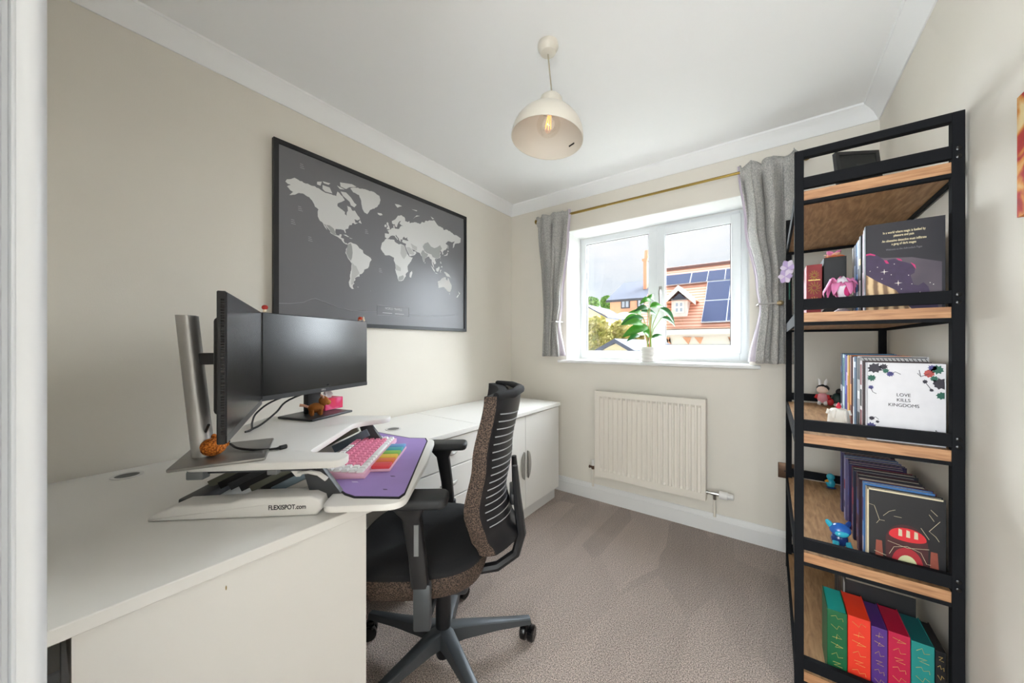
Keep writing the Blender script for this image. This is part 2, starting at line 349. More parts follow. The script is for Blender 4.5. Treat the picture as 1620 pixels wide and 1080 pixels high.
# ------------------------------------------------------------------ corner desk
ZD = 0.73
desk = thing('corner_desk', 'white L-shaped corner desk with cable holes against the left wall', 'desk', (-1.4, .6, 0))
DM = Matrix.Translation((1.4, -.6, 0))
inner = [(-.892, .56)]
for k in range(9):
    t = radians(90 * k / 8); cx0, cy0 = -.892 - .0, .98
    inner.append((-1.285 + .393 * (1 - sin(t)), .58 + .40 * (1 - cos(t))))
top = [(XL + .022, .012), (-.892, .012)] + inner + [(-1.285, 1.455), (XL + .022, 1.455)]
b = MB(); b.prism(top, ZD - .025, ZD, DM, r=.0015, seg=1); dtop = b.build('desk_top', 'laminate', desk)
b = MB(); b.box(-.925, -.905, .037, .548, 0.001, ZD - .0255, DM); b.build('end_panel', 'laminate', desk, smooth=0)
b = MB(); b.box(XL + .03, XL + .05, .06, 1.0, .25, ZD - .0255, DM); b.build('modesty_panel', 'laminate', desk, smooth=0)
b = MB(); b.box(-1.80, -.93, .06, .078, .25, ZD - .0255, DM); b.build('modesty_panel', 'laminate', desk, smooth=0)
b = MB(); b.box(-1.78, -1.33, 1.0, 1.018, .001, ZD - .0255, DM); b.build('end_panel', 'laminate', desk, smooth=0)
b = MB(); b.rbox(-1.80, -1.74, .05, .11, .001, ZD - .0255, .004, M=DM); b.build('leg', 'lam_edge', desk)
for (gx, gy) in ((-1.735, .187), (-1.575, 1.105)):
    b = MB(); c = DM @ Vector((gx, gy, ZD))
    b.lathe([(.030, .0005), (.040, .0005), (.040, .003), (.036, .004), (.030, .003), (.030, .0005)], 28, c); gr = b.build('cable_grommet', 'lam_edge', desk)
    b = MB(); b.lathe([(0, .0008), (.030, .0008)], 28, c); b.build('grommet_hole', mat('hole', '#6e6f70', 0.7), gr)
b = MB(); b.ball((-.9045, .236, .668), (.0006, .0012, .005), 8, DM); b.build('chip_mark', mat('chip', '#a08a5c', 0.9), desk)
# cable under the desk
tag(MB().tube([(-1.30, .052, .30), (-1.20, .03, .22), (-1.13, .025, .13), (-1.10, .03, .06), (-1.13, .045, .02), (-1.3, .05, .012)], .007, 8).build('power_cable', 'cable'), 'black power cable curling down behind the desk end panel', 'cable')

# ------------------------------------------------------------------ drawer pedestal and cabinet
FX = -1.30
ped = thing('drawer_pedestal', 'white three-drawer pedestal under the end of the corner desk', 'drawer unit', (-1.57, 1.24, 0))
PM = Matrix.Translation((1.57, -1.24, 0))
zt = ZD - .027
MB().box(XL + .06, FX - .02, 1.022, 1.45, .075, zt, PM).build('carcass', 'laminate', ped, smooth=0)
MB().box(XL + .08, FX - .05, 1.03, 1.445, .001, .075, PM).build('plinth', 'lam_edge', ped, smooth=0)
for (z0, z1) in ((.553, zt - .006), (.398, .547), (.079, .392)):
    d = MB().rbox(FX - .019, FX, 1.024, 1.449, z0, z1, .0015, 1, PM).build('drawer', 'laminate', ped)
    zc = (z0 + z1) / 2 + (0.0 if z1 > .5 or True else 0); zc = min(zc, z1 - .07); yc = 1.237
    h = MB(); pts = [(FX - .002 + .022 * sin(pi * k / 10), yc - .06 + .12 * k / 10, zc) for k in range(11)]
    h.tube(pts, [.004 + .006 * sin(pi * k / 10) for k in range(11)], 8, PM, flat=1.0); h.build('handle', 'silver', d)
cab = thing('cabinet', 'white two-door cabinet with half-moon handles beside the radiator', 'cabinet', (-1.57, 1.92, 0))
CM = Matrix.Translation((1.57, -1.92, 0)); cy1 = 2.372; cym = 1.922
MB().rbox(XL + .022, -1.287, 1.459, cy1 + .004, zt + .002, ZD, .0015, 1, CM).build('cabinet_top', 'laminate', cab)
MB().box(XL + .06, FX - .02, 1.462, cy1, .085, zt, CM).build('carcass', 'laminate', cab, smooth=0)
MB().box(XL + .08, FX - .03, 1.47, cy1 - .012, .001, .085, CM).build('plinth', 'lam_edge', cab, smooth=0)
for (y0, y1, s) in ((1.463, cym - .0015, 1), (cym + .0015, cy1, -1)):
    d = MB().rbox(FX - .019, FX, y0, y1, .088, zt - .005, .0015, 1, CM).build('door', 'laminate', cab)
    yh = (cym - .022) if s > 0 else (cym + .022)
    pts = [(yh, .285)] + [(yh - s * .034 * sin(pi * k / 12), .375 - .088 * cos(pi * k / 12)) for k in range(13)] + [(yh, .465)]
    b = MB(); b.prism(pts, 0, .010, CM @ frame((FX, 0, 0), (0, 1, 0), (0, 0, 1)), r=.003); b.build('handle', 'silver', d)

# ------------------------------------------------------------------ sit-stand riser (local x = towards the user, y = to the far side)
RA = radians(41.3); P0, Q0 = -.60, 1.22
RX, RY = Vector((cos(RA), sin(RA))), Vector((-sin(RA), cos(RA)))
ro = RX * P0 + RY * Q0
riser = thing('desk_riser', 'white sit-stand desk riser with lower keyboard shelf on the corner desk', 'desk riser', (ro.x, ro.y, ZD), RA)
def pq(u, v, z):
    w = onz(u, v, z); q = Vector((w.x, w.y)); return (q.dot(RX) - P0, q.dot(RY) - Q0)
QN, QF = .935 - Q0, 1.515 - Q0           # near and far side
ZP = .872 - ZD; ZT = .768 - ZD
def roundpoly(pts, n=6):
    out = []; L = len(pts)
    for i, (x, y, r) in enumerate(pts):
        p = Vector((x, y)); a = Vector(pts[i - 1][:2]); c = Vector(pts[(i + 1) % L][:2])
        if r <= 0: out.append((x, y)); continue
        d0 = (a - p).normalized(); d1 = (c - p).normalized()
        s = p + d0 * r; t = p + d1 * r
        for k in range(n + 1):
            f = k / n; q = s * (1 - f) ** 2 + p * 2 * f * (1 - f) + t * f * f; out.append((q.x, q.y))
    return out
plat = roundpoly([(-.13, QN, .02), (.245, QN, .035), (.245, QN + .072, .034), (.122, QN + .085, .03), (.122, QF - .125, .05), (.225, QF - .06, .028), (.228, QF, .028), (-.27, QF + .02, .03), (-.27, .06, .03), (-.20, -.09, .03)])
b = MB(); b.prism(plat, ZP - .019, ZP, r=.003); b.build('platform', 'plastic_white', riser)
tr = roundpoly([(.203, QN - .026, .030), (.405, QN - .026, .05), (.415, QN + .30, .0), (.405, QF + .01, .05), (.20, QF + .01, .03), (.20, QN + .07, .02)])
b = MB(); b.prism(tr, ZT - .018, ZT, r=.004); b.build('keyboard_shelf', 'plastic_white', riser)
railp = [(-.222, .001), (.178, .001), (.192, .018), (.186, .040), (.165, .050), (.0, .050), (-.03, .040), (-.16, .037), (-.222, .010)]
for q0 in (QN + .008, QF - .073):
    b = MB(); b.prism(railp, -(q0 + .065), -q0, frame((0, 0, 0), (1, 0, 0), (0, 0, 1)), r=.006, seg=3); b.build('base_rail', 'plastic_white', riser)
b = MB(); b.rbox(-.20, -.15, QN + .07, QF - .07, .004, .030, .004); b.build('cross_bar', 'dark_grey', riser)
mat('olive_grey', '#6f7063', .5)
for k, mm in enumerate(('olive_grey', 'black_plastic', 'dark_grey', 'black_plastic', 'olive_grey', 'black_plastic', 'steel_blue', 'silver')):
    for side in (0, 1):
        if side and k % 2: continue
        pa = -.185 + .036 * k; pb = pa + .17; za, zb = .034, ZP - .026; q0 = (QN + .072 + .012 * (7 - k)) if not side else (QF - .09 - .012 * (7 - k))
        pb = min(pb, .16); zb = za + (zb - za) * (pb - pa) / .17
        b = MB(); d = Vector((pb - pa, zb - za)); n = Vector((-d.y, d.x)).normalized() * (.010 if k != 6 else .014)
        b.prism([(pa - n.x, za - n.y), (pb - n.x, zb - n.y), (pb + n.x, zb + n.y), (pa + n.x, za + n.y)], -(q0 + .011), -q0, frame((0, 0, 0), (1, 0, 0), (0, 0, 1)))
        b.build('lift_arm', mm, riser, smooth=0)
b = MB(); b.rbox(-.14, .17, QN + .02, QN + .034, ZP - .030, ZP - .0195, .002); b.build('side_rail', 'dark_grey', riser)
b = MB(); b.rbox(-.13, -.09, QN + .004, QN + .03, ZP - .040, ZP - .0195, .003); b.build('end_block', mat('mid_grey', '#77797b', .5), riser)
b = MB(); b.rbox(.06, .085, QN + .004, QN + .03, ZP - .033, ZP - .0195, .003); b.build('end_block', 'mid_grey', riser)
for q0 in (QN + .05, QF - .08):
    b = MB(); b.prism([(.12, ZP - .02), (.165, ZP - .02), (.225, ZT - .001), (.165, ZT - .020), (.15, ZT - .020)], -(q0 + .02), -q0, frame((0, 0, 0), (1, 0, 0), (0, 0, 1)), r=.002); b.build('shelf_bracket', 'dark_grey', riser)
b = MB(); b.rbox(.13, .15, QN + .07, QF - .08, ZT - .017, ZT + .03, .003); b.build('shelf_beam', 'black_plastic', riser)
b = MB(); b.prism([(.10, ZP - .019), (.155, ZP - .019), (.132, ZP - .045), (.122, ZP - .045)], -(QN + .030), -(QN + .022), frame((0, 0, 0), (1, 0, 0), (0, 0, 1)))
b.tube([(.128, QN + .022, ZP - .036), (.160, QN + .012, ZP - .030), (.185, QN + .008, ZP - .034), (.205, QN + .006, ZP - .048)], [.006, .007, .008, .008], 8, flat=.6); b.build('lever', 'plastic_white', riser)
text('lettering', 'FLEXISPOT.com', .0165, mat('ink', '#121214', .6), riser, frame((.108, QN + .0075, .025), (1, 0, .0), (0, 0, 1)), sx=.82, bold=.00025)

# desk mat, keyboard, wrist rest (all on the keyboard shelf)
zm = ZD + ZT
mw = [(516, 744), (521, 757), (531, 771), (545, 781.5), (560, 786.5), (632, 787.5), (641, 781), (676.5, 697), (674, 692.5), (648, 692), (622, 687.5), (598, 683), (570, 682)]
mp_ = [onz(u, v, zm + .003) for u, v in mw]; mp_ = [(p.x, p.y) for p in mp_]
c0 = Vector((sum(p[0] for p in mp_) / len(mp_), sum(p[1] for p in mp_) / len(mp_)))
dm = thing('desk_mat', 'purple desk mat with black stitched edge on the keyboard shelf', 'desk mat', (c0.x, c0.y, zm))
loc = [(p[0] - c0.x, p[1] - c0.y) for p in mp_]
MB().prism(loc, .0004, .0026).build('edge', mat('mat_edge', '#17131d', .8), dm, smooth=0)
b = MB(); b.prism([(x * .972, y * .972) for x, y in loc], .0026, .0032); b.build('surface', mat('mat_purple', '#a98fd0', .75, var=.06, vscale=14), dm, smooth=0)
def matpt(u, v): p = onz(u, v, zm + .0033); return Vector((p.x - c0.x, p.y - c0.y, .0034))
for (u, v, l, mm) in ((561, 762, .022, mat('mat_light', '#cdbfe4', .8)), (621, 753, .016, mat('mat_mark', '#6d5a86', .8)), (609, 774, .014, 'mat_mark')):
    p = matpt(u, v); b = MB(); b.prism([(p.x - l * .6, p.y - l * .1), (p.x, p.y - l * .28), (p.x + l * .6, p.y + l * .2), (p.x + l * .1, p.y + l * .3)], .0033, .0036); b.build('print', mm, dm, smooth=0)
kn, kf = pq(553, 741, ZD + ZT + .03), pq(594, 689, ZD + ZT + .03)
kc = ((kn[0] + kf[0]) / 2, (kn[1] + kf[1]) / 2); kl = abs(kf[1] - kn[1]) + .018; kw = .146; kc = (kc[0] - .007, kc[1] - .006)
kwd = RX * (kc[0] + P0) + RY * (kc[1] + Q0)
kb = thing('keyboard', 'pink and white mechanical keyboard on the purple desk mat', 'keyboard', (kwd.x, kwd.y, zm + .0034), RA)
# local: x towards user, y along length (user sits at +x, so key rows run along y)
sl = Matrix.Rotation(radians(3.2), 4, 'Y')
b = MB(); b.prism([(-kw / 2, 0), (kw / 2, 0), (kw / 2, .014), (-kw / 2, .024)], -kl / 2, kl / 2, frame((0, 0, 0), (1, 0, 0), (0, 0, 1)), r=.003); b.build('case', mat('pink_case', '#f0bcd2', .4), kb)
pk, wh = MB(), MB(); rows = 6; cols = 15; uy = (kl - .014) / cols; ux = (kw - .012) / rows
for r in range(rows):
    for c in range(cols):
        x = -kw / 2 + .006 + ux * (r + .5); y = kl / 2 - .007 - uy * (c + .5)
        if r == 5 and 4 <= c <= 8:
            if c != 6: continue
            hy = uy * 2.45
        else: hy = uy * .45
        z = .0245 - (x + kw / 2) / kw * .010
        t = pk
        if (r == 5) or c in (0, cols - 1) or c in (13,) or (r == 0 and c in (0, 5, 6, 7, 8)): t = wh
        hx_ = ux * .45
        v = [(x - hx_, y - hy, z), (x + hx_, y - hy, z), (x + hx_, y + hy, z), (x - hx_, y + hy, z)]
        k = .74; v += [(x + (a - x) * k, y + (d - y) * (1 - .13 * ux / max(hy, .001) if hy > ux else k), z + .0075) for a, d, _ in v]
        t.add(v, [(0, 1, 5, 4), (1, 2, 6, 5), (2, 3, 7, 6), (3, 0, 4, 7), (4, 5, 6, 7)])
o = pk.build('keycaps', mat('pink_key', '#ec89aa', .5), kb, smooth=0); o['kind'] = 'stuff'; o['label'] = 'pink keycaps'
o = wh.build('keycaps', mat('white_key', '#efeeee', .5), kb, smooth=0); o['kind'] = 'stuff'; o['label'] = 'white keycaps'
wn, wf = pq(606, 739, zm + .015), pq(622, 704, zm + .02); ww = RX * ((wn[0] + wf[0]) / 2 + P0 + .006) + RY * ((wn[1] + wf[1]) / 2 + Q0)
wr = thing('wrist_rest', 'small rainbow striped rest in front of the pink keyboard', 'wrist rest', (ww.x, ww.y, zm + .0034), RA)
wl = abs(wf[1] - wn[1]) + .02; hw = .028
MB().rbox(-hw - .002, hw + .002, -wl / 2, wl / 2, 0, .010, .004).build('body', 'pink_case', wr)
for i, c in enumerate(('#e8484f', '#ee7d3a', '#f3c944', '#8cc85a', '#4fb9c4', '#6fa6dc')):
    y0 = -wl / 2 + wl * i / 6
    MB().rbox(-hw, hw, y0 + .0006, y0 + wl / 6 - .0006, .009, .020, .003).build('stripe', mat('rb%d' % i, c, .5), wr)

# ------------------------------------------------------------------ monitors
def monitor(name, label, pl, pr, z0, z1, silver, logo):
    # pl, pr: left and right end of the screen as seen by the user
    pl, pr = Vector(pl), Vector(pr); c = (pl + pr) / 2; d = (pr - pl); L = d.length; ang = atan2(d.y, d.x)
    t = thing(name, label, 'monitor', (c.x, c.y, ZD + ZP), ang)     # local x along screen, -y out of the screen
    h0, h1 = z0 - ZD - ZP, z1 - ZD - ZP
    b = MB(); b.rbox(-L / 2, L / 2, .0, .016, h0, h1, .002, 1); b.build('bezel', 'black_plastic', t)
    b = MB(); b.rbox(-L / 2 + .07, L / 2 - .07, .016, .036, h0 + .05, h1 - .05, .010, 3); b.build('rear_shell', 'black_plastic', t)
    b = MB(); b.box(-L / 2 + .003, L / 2 - .003, -.0008, -.0001, h0 + .018, h1 - .003); b.build('screen', mat('screen', '#0c0c0e', .22, spec=.6), t, smooth=0)
    b = MB(); b.rbox(-L / 2 + .001, L / 2 - .001, -.0012, -.0001, h0 + .001, h0 + .0175, .0004, 1); b.build('chin', mat('chin', '#2e2f33', .35), t)
    if logo: text('logo', 'DELL', .010, 'silver', t, frame((0, -.0013, h0 + .0095), (1, 0, 0), (0, 0, 1)))
    for sg in (-1, 1):
        b = MB()
        for k in range(52):
            z = h0 + .02 + (h1 - h0 - .04) * k / 51; b.box(sg * L / 2 - .0004, sg * L / 2 + .0004, .003, .009, z, z + .003)
        b.build('vent', 'black_gloss', t, smooth=0)['kind'] = 'stuff'
    return t, L, h0, h1
m1, L1, h0, h1 = monitor('monitor', 'slim black monitor on a tall silver stand seen nearly edge-on', (-.912, .238), (-1.417, .468), .962, 1.281, True, False)
b = MB(); b.prism(rrect(-.11, .11, -.05, .14, .006, 2), .0006, .008, r=.002); b.build('stand_base', 'plate_silver', m1)
b = MB(); cs = rrect(-.032, .032, -.021, .021, .018, 4)
vs = [(x, .095 + y, .008) for x, y in cs] + [(x, .128 + y * .95, .372) for x, y in cs]; n = len(cs)
b.add(vs, [(i, (i + 1) % n, n + (i + 1) % n, n + i) for i in range(n)] + [list(range(n))[::-1], list(range(n, 2 * n))]); b.build('stand_column', 'silver', m1)
b = MB(); b.rbox(-.022, .022, .040, .110, .245, .275, .003); b.build('mount_arm', 'black_plastic', m1)
m2, L2, h0, h1 = monitor('monitor', 'black monitor on a dark flat stand facing the room', (-1.417, .469), (-1.58, .962), .972, 1.281, False, True)
b = MB(); b.prism(rrect(-.105, .105, -.055, .125, .004, 2), .0006, .010, r=.003); b.build('stand_base', mat('gun_metal', '#3c3d40', .38, .5), m2)
b = MB(); b.rbox(-.033, .033, .046, .072, .010, .28, .003); b.build('stand_column', 'black_plastic', m2)
b = MB(); b.rbox(-.05, .05, .040, .050, .18, .28, .003); b.build('mount_plate', 'black_plastic', m2)
# things on and around the monitors
def figurine(name, label, loc, rot, parts, sc=1.0):
    t = thing(name, label, 'figurine', loc, rot)
    for nm, m, items in parts:
        b = MB()
        for it in items:
            if len(it) == 2: b.ball(it[0], it[1], 10)
            else: b.tube(it[0], it[1], 8)
        b.build(nm, m, t, smooth=60)
    return t
zmT = 1.281
red, cream = mat('fig_red', '#c8352b', .5, var=.1, vscale=120), mat('fig_cream', '#ecd9bd', .6)
fp = [('body', 'fig_cream', [((0, 0, .008), (.007, .006, .008)), ((.006, -.004, .004), .005)]), ('cap', 'fig_red', [((0, 0, .018), (.011, .010, .009)), ((-.007, .002, .012), .006)])]
p = m2.matrix_basis @ Vector((-L2 / 2 + .016, .008, h1)); figurine('mushroom_figurine', 'tiny red and cream figurine on the corner where the two monitors meet', (p.x, p.y, zmT), 0, fp)
p = m2.matrix_basis @ Vector((L2 / 2 - .030, .008, h1)); figurine('mushroom_figurine', 'tiny orange-red and white figurine on the far top corner of the monitor', (p.x, p.y, zmT), .4,
    [('cap', mat('fig_orange', '#d8502c', .5), [((-.006, 0, .012), (.011, .009, .009)), ((-.014, 0, .005), .005)]), ('body', 'fig_cream', [((-.006, -.002, .005), (.006, .006, .006)), ((.012, 0, .010), (.004, .004, .012)), ((.014, 0, .003), .005)])])
zpl = ZD + ZP
pc = onz(338, 720, zpl + .0085)
cc = thing('crochet_toy', 'orange crochet animal toy on the silver monitor base', 'toy', (pc.x, pc.y, zpl + .0082), radians(118))
MB().ball((0, 0, .021), (.029, .025, .021), 16).ball((-.004, 0, .026), (.026, .024, .020), 16).build('body', 'crochet', cc)
for s in (-1, 1): MB().ball((.016, .017 * s, .044), (.007, .006, .008), 10).build('ear', 'crochet', cc)
MB().ball((.026, .0, .024), (.010, .016, .012), 12).build('snout', 'crochet', cc)
for s in (-1, 1): MB().ball((.0335, .010 * s, .028), .0028, 8).build('eye', 'black_gloss', cc)
pp = onz(500, 656, zpl + .011)
ph = thing('plush_toy', 'small brown plush animal on the dark monitor stand', 'toy', (pp.x + .0, pp.y, zpl + .0102), radians(75))
mat('plush', '#9a5a1f', .95, bump=.6, scale=400, var=.15, vscale=90)
MB().ball((0, 0, .030), (.030, .020, .020), 14).build('body', 'plush', ph)
MB().ball((.028, 0, .055), (.019, .017, .020), 14).build('head', 'plush', ph)
MB().ball((.044, 0, .048), (.012, .012, .011), 12).build('muzzle', mat('plush_tan', '#b57a35', .95, bump=.4, scale=300), ph)
for x, y in ((-.016, .011), (-.016, -.011), (.015, .012), (.015, -.012)): MB().tube([(x, y, .024), (x, y, .004), (x + .002, y, .0005)], [.009, .008, .006], 8).build('leg', 'plush', ph)
MB().tube([(-.028, 0, .036), (-.045, 0, .044), (-.058, .002, .046)], [.005, .005, .006], 8).build('tail', mat('plush_pink', '#c8957c', .9), ph)
for s in (-1, 1): MB().tube([(.024, .012 * s, .070), (.020, .020 * s, .080)], [.005, .003], 8).build('ear', 'plush_pink', ph)
tb = onz(538, 650, zpl)
tx = thing('tissue_box', 'pink and red tissue box behind the dark monitor stand', 'tissue box', (0, 0, 0), m2.rotation_euler.z); tx.location = m2.matrix_basis @ Vector((.082, .062, .0105))
pinkm = ramp_mat('tissue_pink', 'noise', [(0.35, '#e0333f'), (.5, '#dd1f63'), (.65, '#ef86ac')], .5, 9, (1, 1, 1), 0, 2, .5)
MB().rbox(-.042, .058, -.030, .035, .0005, .050, .002, 1).build('carton', pinkm, tx)
b = MB()
for k in range(5):
    a = k * 1.3; b.grid(lambda i, j: ((-.022 + .03 * i + .004 * k) , (-.012 + .006 * k + .012 * sin(5 * i + a) * j), .052 + j * (.034 - .03 * abs(i - .5) + .004 * sin(a))), 5, 3)
b.build('tissue', mat('tissue', '#f3f1f3', .9), tx, recalc=False)
def cable(name, label, pts, r=.0035):
    # smooth the path with a Catmull-Rom spline
    P = [Vector(p) for p in pts]; P = [P[0]] + P + [P[-1]]; out = []
    for i in range(1, len(P) - 2):
        for k in range(6):
            t = k / 6; a, b_, c, d = P[i - 1:i + 3]
            out.append(.5 * ((2 * b_) + (c - a) * t + (2 * a - 5 * b_ + 4 * c - d) * t * t + (3 * b_ - a - 3 * c + d) * t ** 3))
    out.append(P[-2]); return tag(MB().tube(out, r, 8).build(name, 'cable'), label, 'cable')
zc = zpl + .006
def pz(u, v, z): p = onz(u, v, z); return (p.x, p.y, p.z)
cable('monitor_cable', 'black cable looping down from under the wide monitor to the riser', [(-1.497, .70, 1.00), pz(437, 632, .955), pz(407, 652, .91), pz(399, 668, zc + .008), pz(398, 679, zc), pz(388, 683, zc)], .0033)
cable('monitor_cable', 'straighter black cable running from the wide monitor to the riser', [(-1.505, .74, 1.00), pz(458, 632, .953), pz(437, 652, .915), pz(415, 670, zc + .010), pz(400, 678, zc + .001), pz(392, 682, zc)], .0035)
cable('lead_with_plug', 'black lead with a plug end lying across the silver monitor base', [pz(330, 672, .97), pz(323, 690, .925), pz(325, 701, .900), pz(333, 706, .893), pz(360, 701, .890), pz(374, 708, .886), pz(395, 711, .884), pz(420, 711, .879), pz(440, 709, zc)], .0032)
q0 = Vector(pz(438, 709.2, zc)); q1 = Vector(pz(453, 705.5, zc)); dd = (q1 - q0)
tag(MB().tube([q0, q0 + dd * .25, q0 + dd * .3, q1], [.0035, .0045, .006, .006], 10).build('cable_plug', 'black_plastic'), 'black plug at the end of the lead on the riser', 'plug')
# ------------------------------------------------------------------ office chair (local +y = facing, x = -: near the camera)
CH = radians(128); CPX, CPY = -.971, .895
chair = thing('office_chair', 'black swivel office chair with brown mesh sides at the corner desk', 'chair', (CPX, CPY, 0), CH)
ba = radians(52) - CH
b = MB(); b.lathe([(0, .028), (.024, .028), (.026, .034), (.026, .075), (.036, .085), (.040, .125), (.036, .135), (.028, .137), (.028, .30), (0, .30)], 20); b.build('gas_lift', 'black_plastic', chair)
legs = []
for k in range(5):
    a = ba + 2 * pi * k / 5; M = Matrix.Rotation(a, 4, 'Z')
    b = MB(); st = []
    for (x, w_, zb, ztp) in ((.020, .030, .082, .138), (.075, .026, .088, .134), (.20, .021, .088, .116), (.335, .016, .078, .098)):
        st.append([(x, -w_, zb), (x, w_, zb), (x, w_ * .85, ztp - .004), (x, w_ * .6, ztp), (x, -w_ * .6, ztp), (x, -w_ * .85, ztp - .004)])
    vs = [p for r_ in st for p in r_]; m = 6
    fs = [(i * m + j, i * m + (j + 1) % m, (i + 1) * m + (j + 1) % m, (i + 1) * m + j) for i in range(3) for j in range(m)] + [(5, 4, 3, 2, 1, 0), tuple(range(18, 24))]
    b.add(vs, fs, M); lg = b.build('base_leg', 'base_grey', chair)
    c = M @ Vector((.322, 0, 0)); fa = a + (0.9, -0.5, .6, 1.4, -.8)[k]
    R = Matrix.Translation((c.x, c.y, 0)) @ Matrix.Rotation(fa, 4, 'Z')
    b = MB()
    for s in (-1, 1): b.lathe([(0, s * .005), (.027, s * .005), (.029, s * .009), (.029, s * .023), (.024, s * .028), (0, s * .029)], 20, (0, 0, 0), R @ Matrix.Translation((.014, 0, .0295)) @ Matrix.Rotation(pi / 2, 4, 'X'))
    b.cyl((0, 0, .045), (0, 0, .082), .007, n=10, M=R)
    b.tube([(.0, 0, .058), (.014, 0, .058), (.030, 0, .048), (.040, 0, .034)], [.011, .013, .012, .009], 10, M=R)
    b.build('caster', 'black_gloss', lg)
b = MB(); b.rbox(-.09, .09, -.10, .12, .30, .372, .02, 3); b.build('mechanism', 'dark_grey', chair)
def sup(t, n=3.2): return (math.copysign(abs(cos(t)) ** (2 / n), cos(t)), math.copysign(abs(sin(t)) ** (2 / n), sin(t)))
SH, SF, SB = .250, .320, -.165
def seat_ring(inset, z, n=56):
    out = []
    for k in range(n):
        x, y = sup(2 * pi * k / n)
        yy = (SF + SB) / 2 + y * ((SF - SB) / 2 - inset); xx = x * (SH - inset) * (1 - .06 * max(0, -y))
        wat = -.030 * max(0, y) ** 4
        out.append((xx, yy, z + wat))
    return out
def rings(rs, cap0=True, cap1=True):
    n = len(rs[0]); m = MB(); vs = [p for r_ in rs for p in r_]
    fs = [(i * n + j, i * n + (j + 1) % n, (i + 1) * n + (j + 1) % n, (i + 1) * n + j) for i in range(len(rs) - 1) for j in range(n)]
    if cap0: fs.append(list(range(n))[::-1])
    if cap1: fs.append(list(range((len(rs) - 1) * n, len(rs) * n)))
    return m.add(vs, fs)
rings([seat_ring(.004, .462), seat_ring(.002, .470), seat_ring(.010, .482), seat_ring(.035, .491), seat_ring(.08, .492), seat_ring(.14, .488), seat_ring(.20, .486)], True, True).build('seat', 'pillow_black', chair, 60)
rings([seat_ring(.075, .378), seat_ring(.035, .383), seat_ring(.010, .400), seat_ring(.0, .428), seat_ring(.002, .455), seat_ring(.006, .464)], True, True).build('seat_side_mesh', 'mesh_brown', chair, 60)
# backrest
ZB0, ZB1 = .500, 1.005
def lerp_tab(t, tab):
    for (a, va), (b_, vb) in zip(tab, tab[1:]):
        if t <= b_: f = (t - a) / (b_ - a); f = f * f * (3 - 2 * f); return va + (vb - va) * f
    return tab[-1][1]
def yed(v): return -lerp_tab(v, [(0, .145), (.12, .117), (.30, .098), (.60, .124), (1.0, .160)])
def hwd(v): return lerp_tab(v, [(0, .185), (.25, .222), (.6, .225), (.9, .210), (1.0, .195)])
TH = .052
def bfront(s, v): return (hwd(v) * s, yed(v) - .042 * (1 - abs(s) ** 2.2), ZB0 + (ZB1 - ZB0) * v)
def bmid(s, v, f): # f 0 front .. 1 rear of the cushion
    x, y, z = bfront(s, v); return (x, y - TH * f * (1.0 - .25 * v), z)
b = MB(); NS, NV = 18, 22
b.grid(lambda i, j: bfront(2 * i - 1, j), NS, NV)
b.grid(lambda i, j: bmid(2 * i - 1, 1, j), NS, 3).grid(lambda i, j: bmid(2 * i - 1, 0, j), NS, 2)
bmesh.ops.remove_doubles(b.bm, verts=b.bm.verts[:], dist=1e-5)
b.build('back_cushion', 'pillow_black', chair, 50)
for s in (-1, 1):
    b = MB(); b.grid(lambda i, j: (lambda q: (q[0] + s * .006 * sin(pi * i), q[1], q[2]))(bmid(s, j, i)), 6, NV); b.build('back_side_mesh', 'mesh_brown', chair, 60)
def brear(s, v, o=0.0):
    x, y, z = bmid(s, v, 1.0); return (x * .985, y - .004 - .040 * (1 - s * s) - o, z)
b = MB(); b.grid(lambda i, j: brear(2 * i - 1, j), NS, NV)
b.grid(lambda i, j: (lambda p, q: tuple(p[k] + (q[k] - p[k]) * j for k in range(3)))(bmid(2 * i - 1, 1, .8), brear(2 * i - 1, 1)), NS, 1)
for s in (-1, 1): b.grid(lambda i, j: (lambda p, q: tuple(p[k] + (q[k] - p[k]) * i for k in range(3)))(bmid(s, j, .97), brear(s, j)), 1, NV)
bmesh.ops.remove_doubles(b.bm, verts=b.bm.verts[:], dist=1e-5)
shell = b.build('back_shell', 'black_plastic', chair, 50)
mat('slit_light', '#a4a7aa', .6)  # pale grey strips paint the light showing through the slits of the shell
for k in range(16):
    v = .16 + .70 * k / 15; b = MB()
    b.grid(lambda i, j: (lambda p: (p[0], p[1], p[2] + (.006 * (i - .5)) * 0 + .0035 * (j - .5)))(brear(-.93 + 1.80 * i, v + .045 * (i - .5) * 0 + .03 * abs(2 * i - 1) ** 2, .0012)), 14, 1)
    b.build('slit_light', 'slit_light', shell, 0)
b = MB(); b.tube([brear(-1, 1, -.006), brear(-.6, 1, -.002), brear(0, 1, -.002), brear(.6, 1, -.002), brear(1, 1, -.006)], [.012, .016, .017, .016, .012], 10); b.build('back_top_rim', 'pillow_black', chair, 60)
# support bracket behind the back
b = MB()
for s in (-1, 1):
    b.tube([(s * .055, -.06, .362), (s * .055, -.20, .385), (s * .055, -.265, .43), (s * .055, -.285, .50), (s * .055, -.270, .62), (s * .055, -.262, .74)], [.016, .017, .017, .017, .015, .010], 8, flat=1.0)
b.rbox(-.06, .06, -.277, -.245, .60, .64, .006)
b.build('back_support', 'black_plastic', chair)
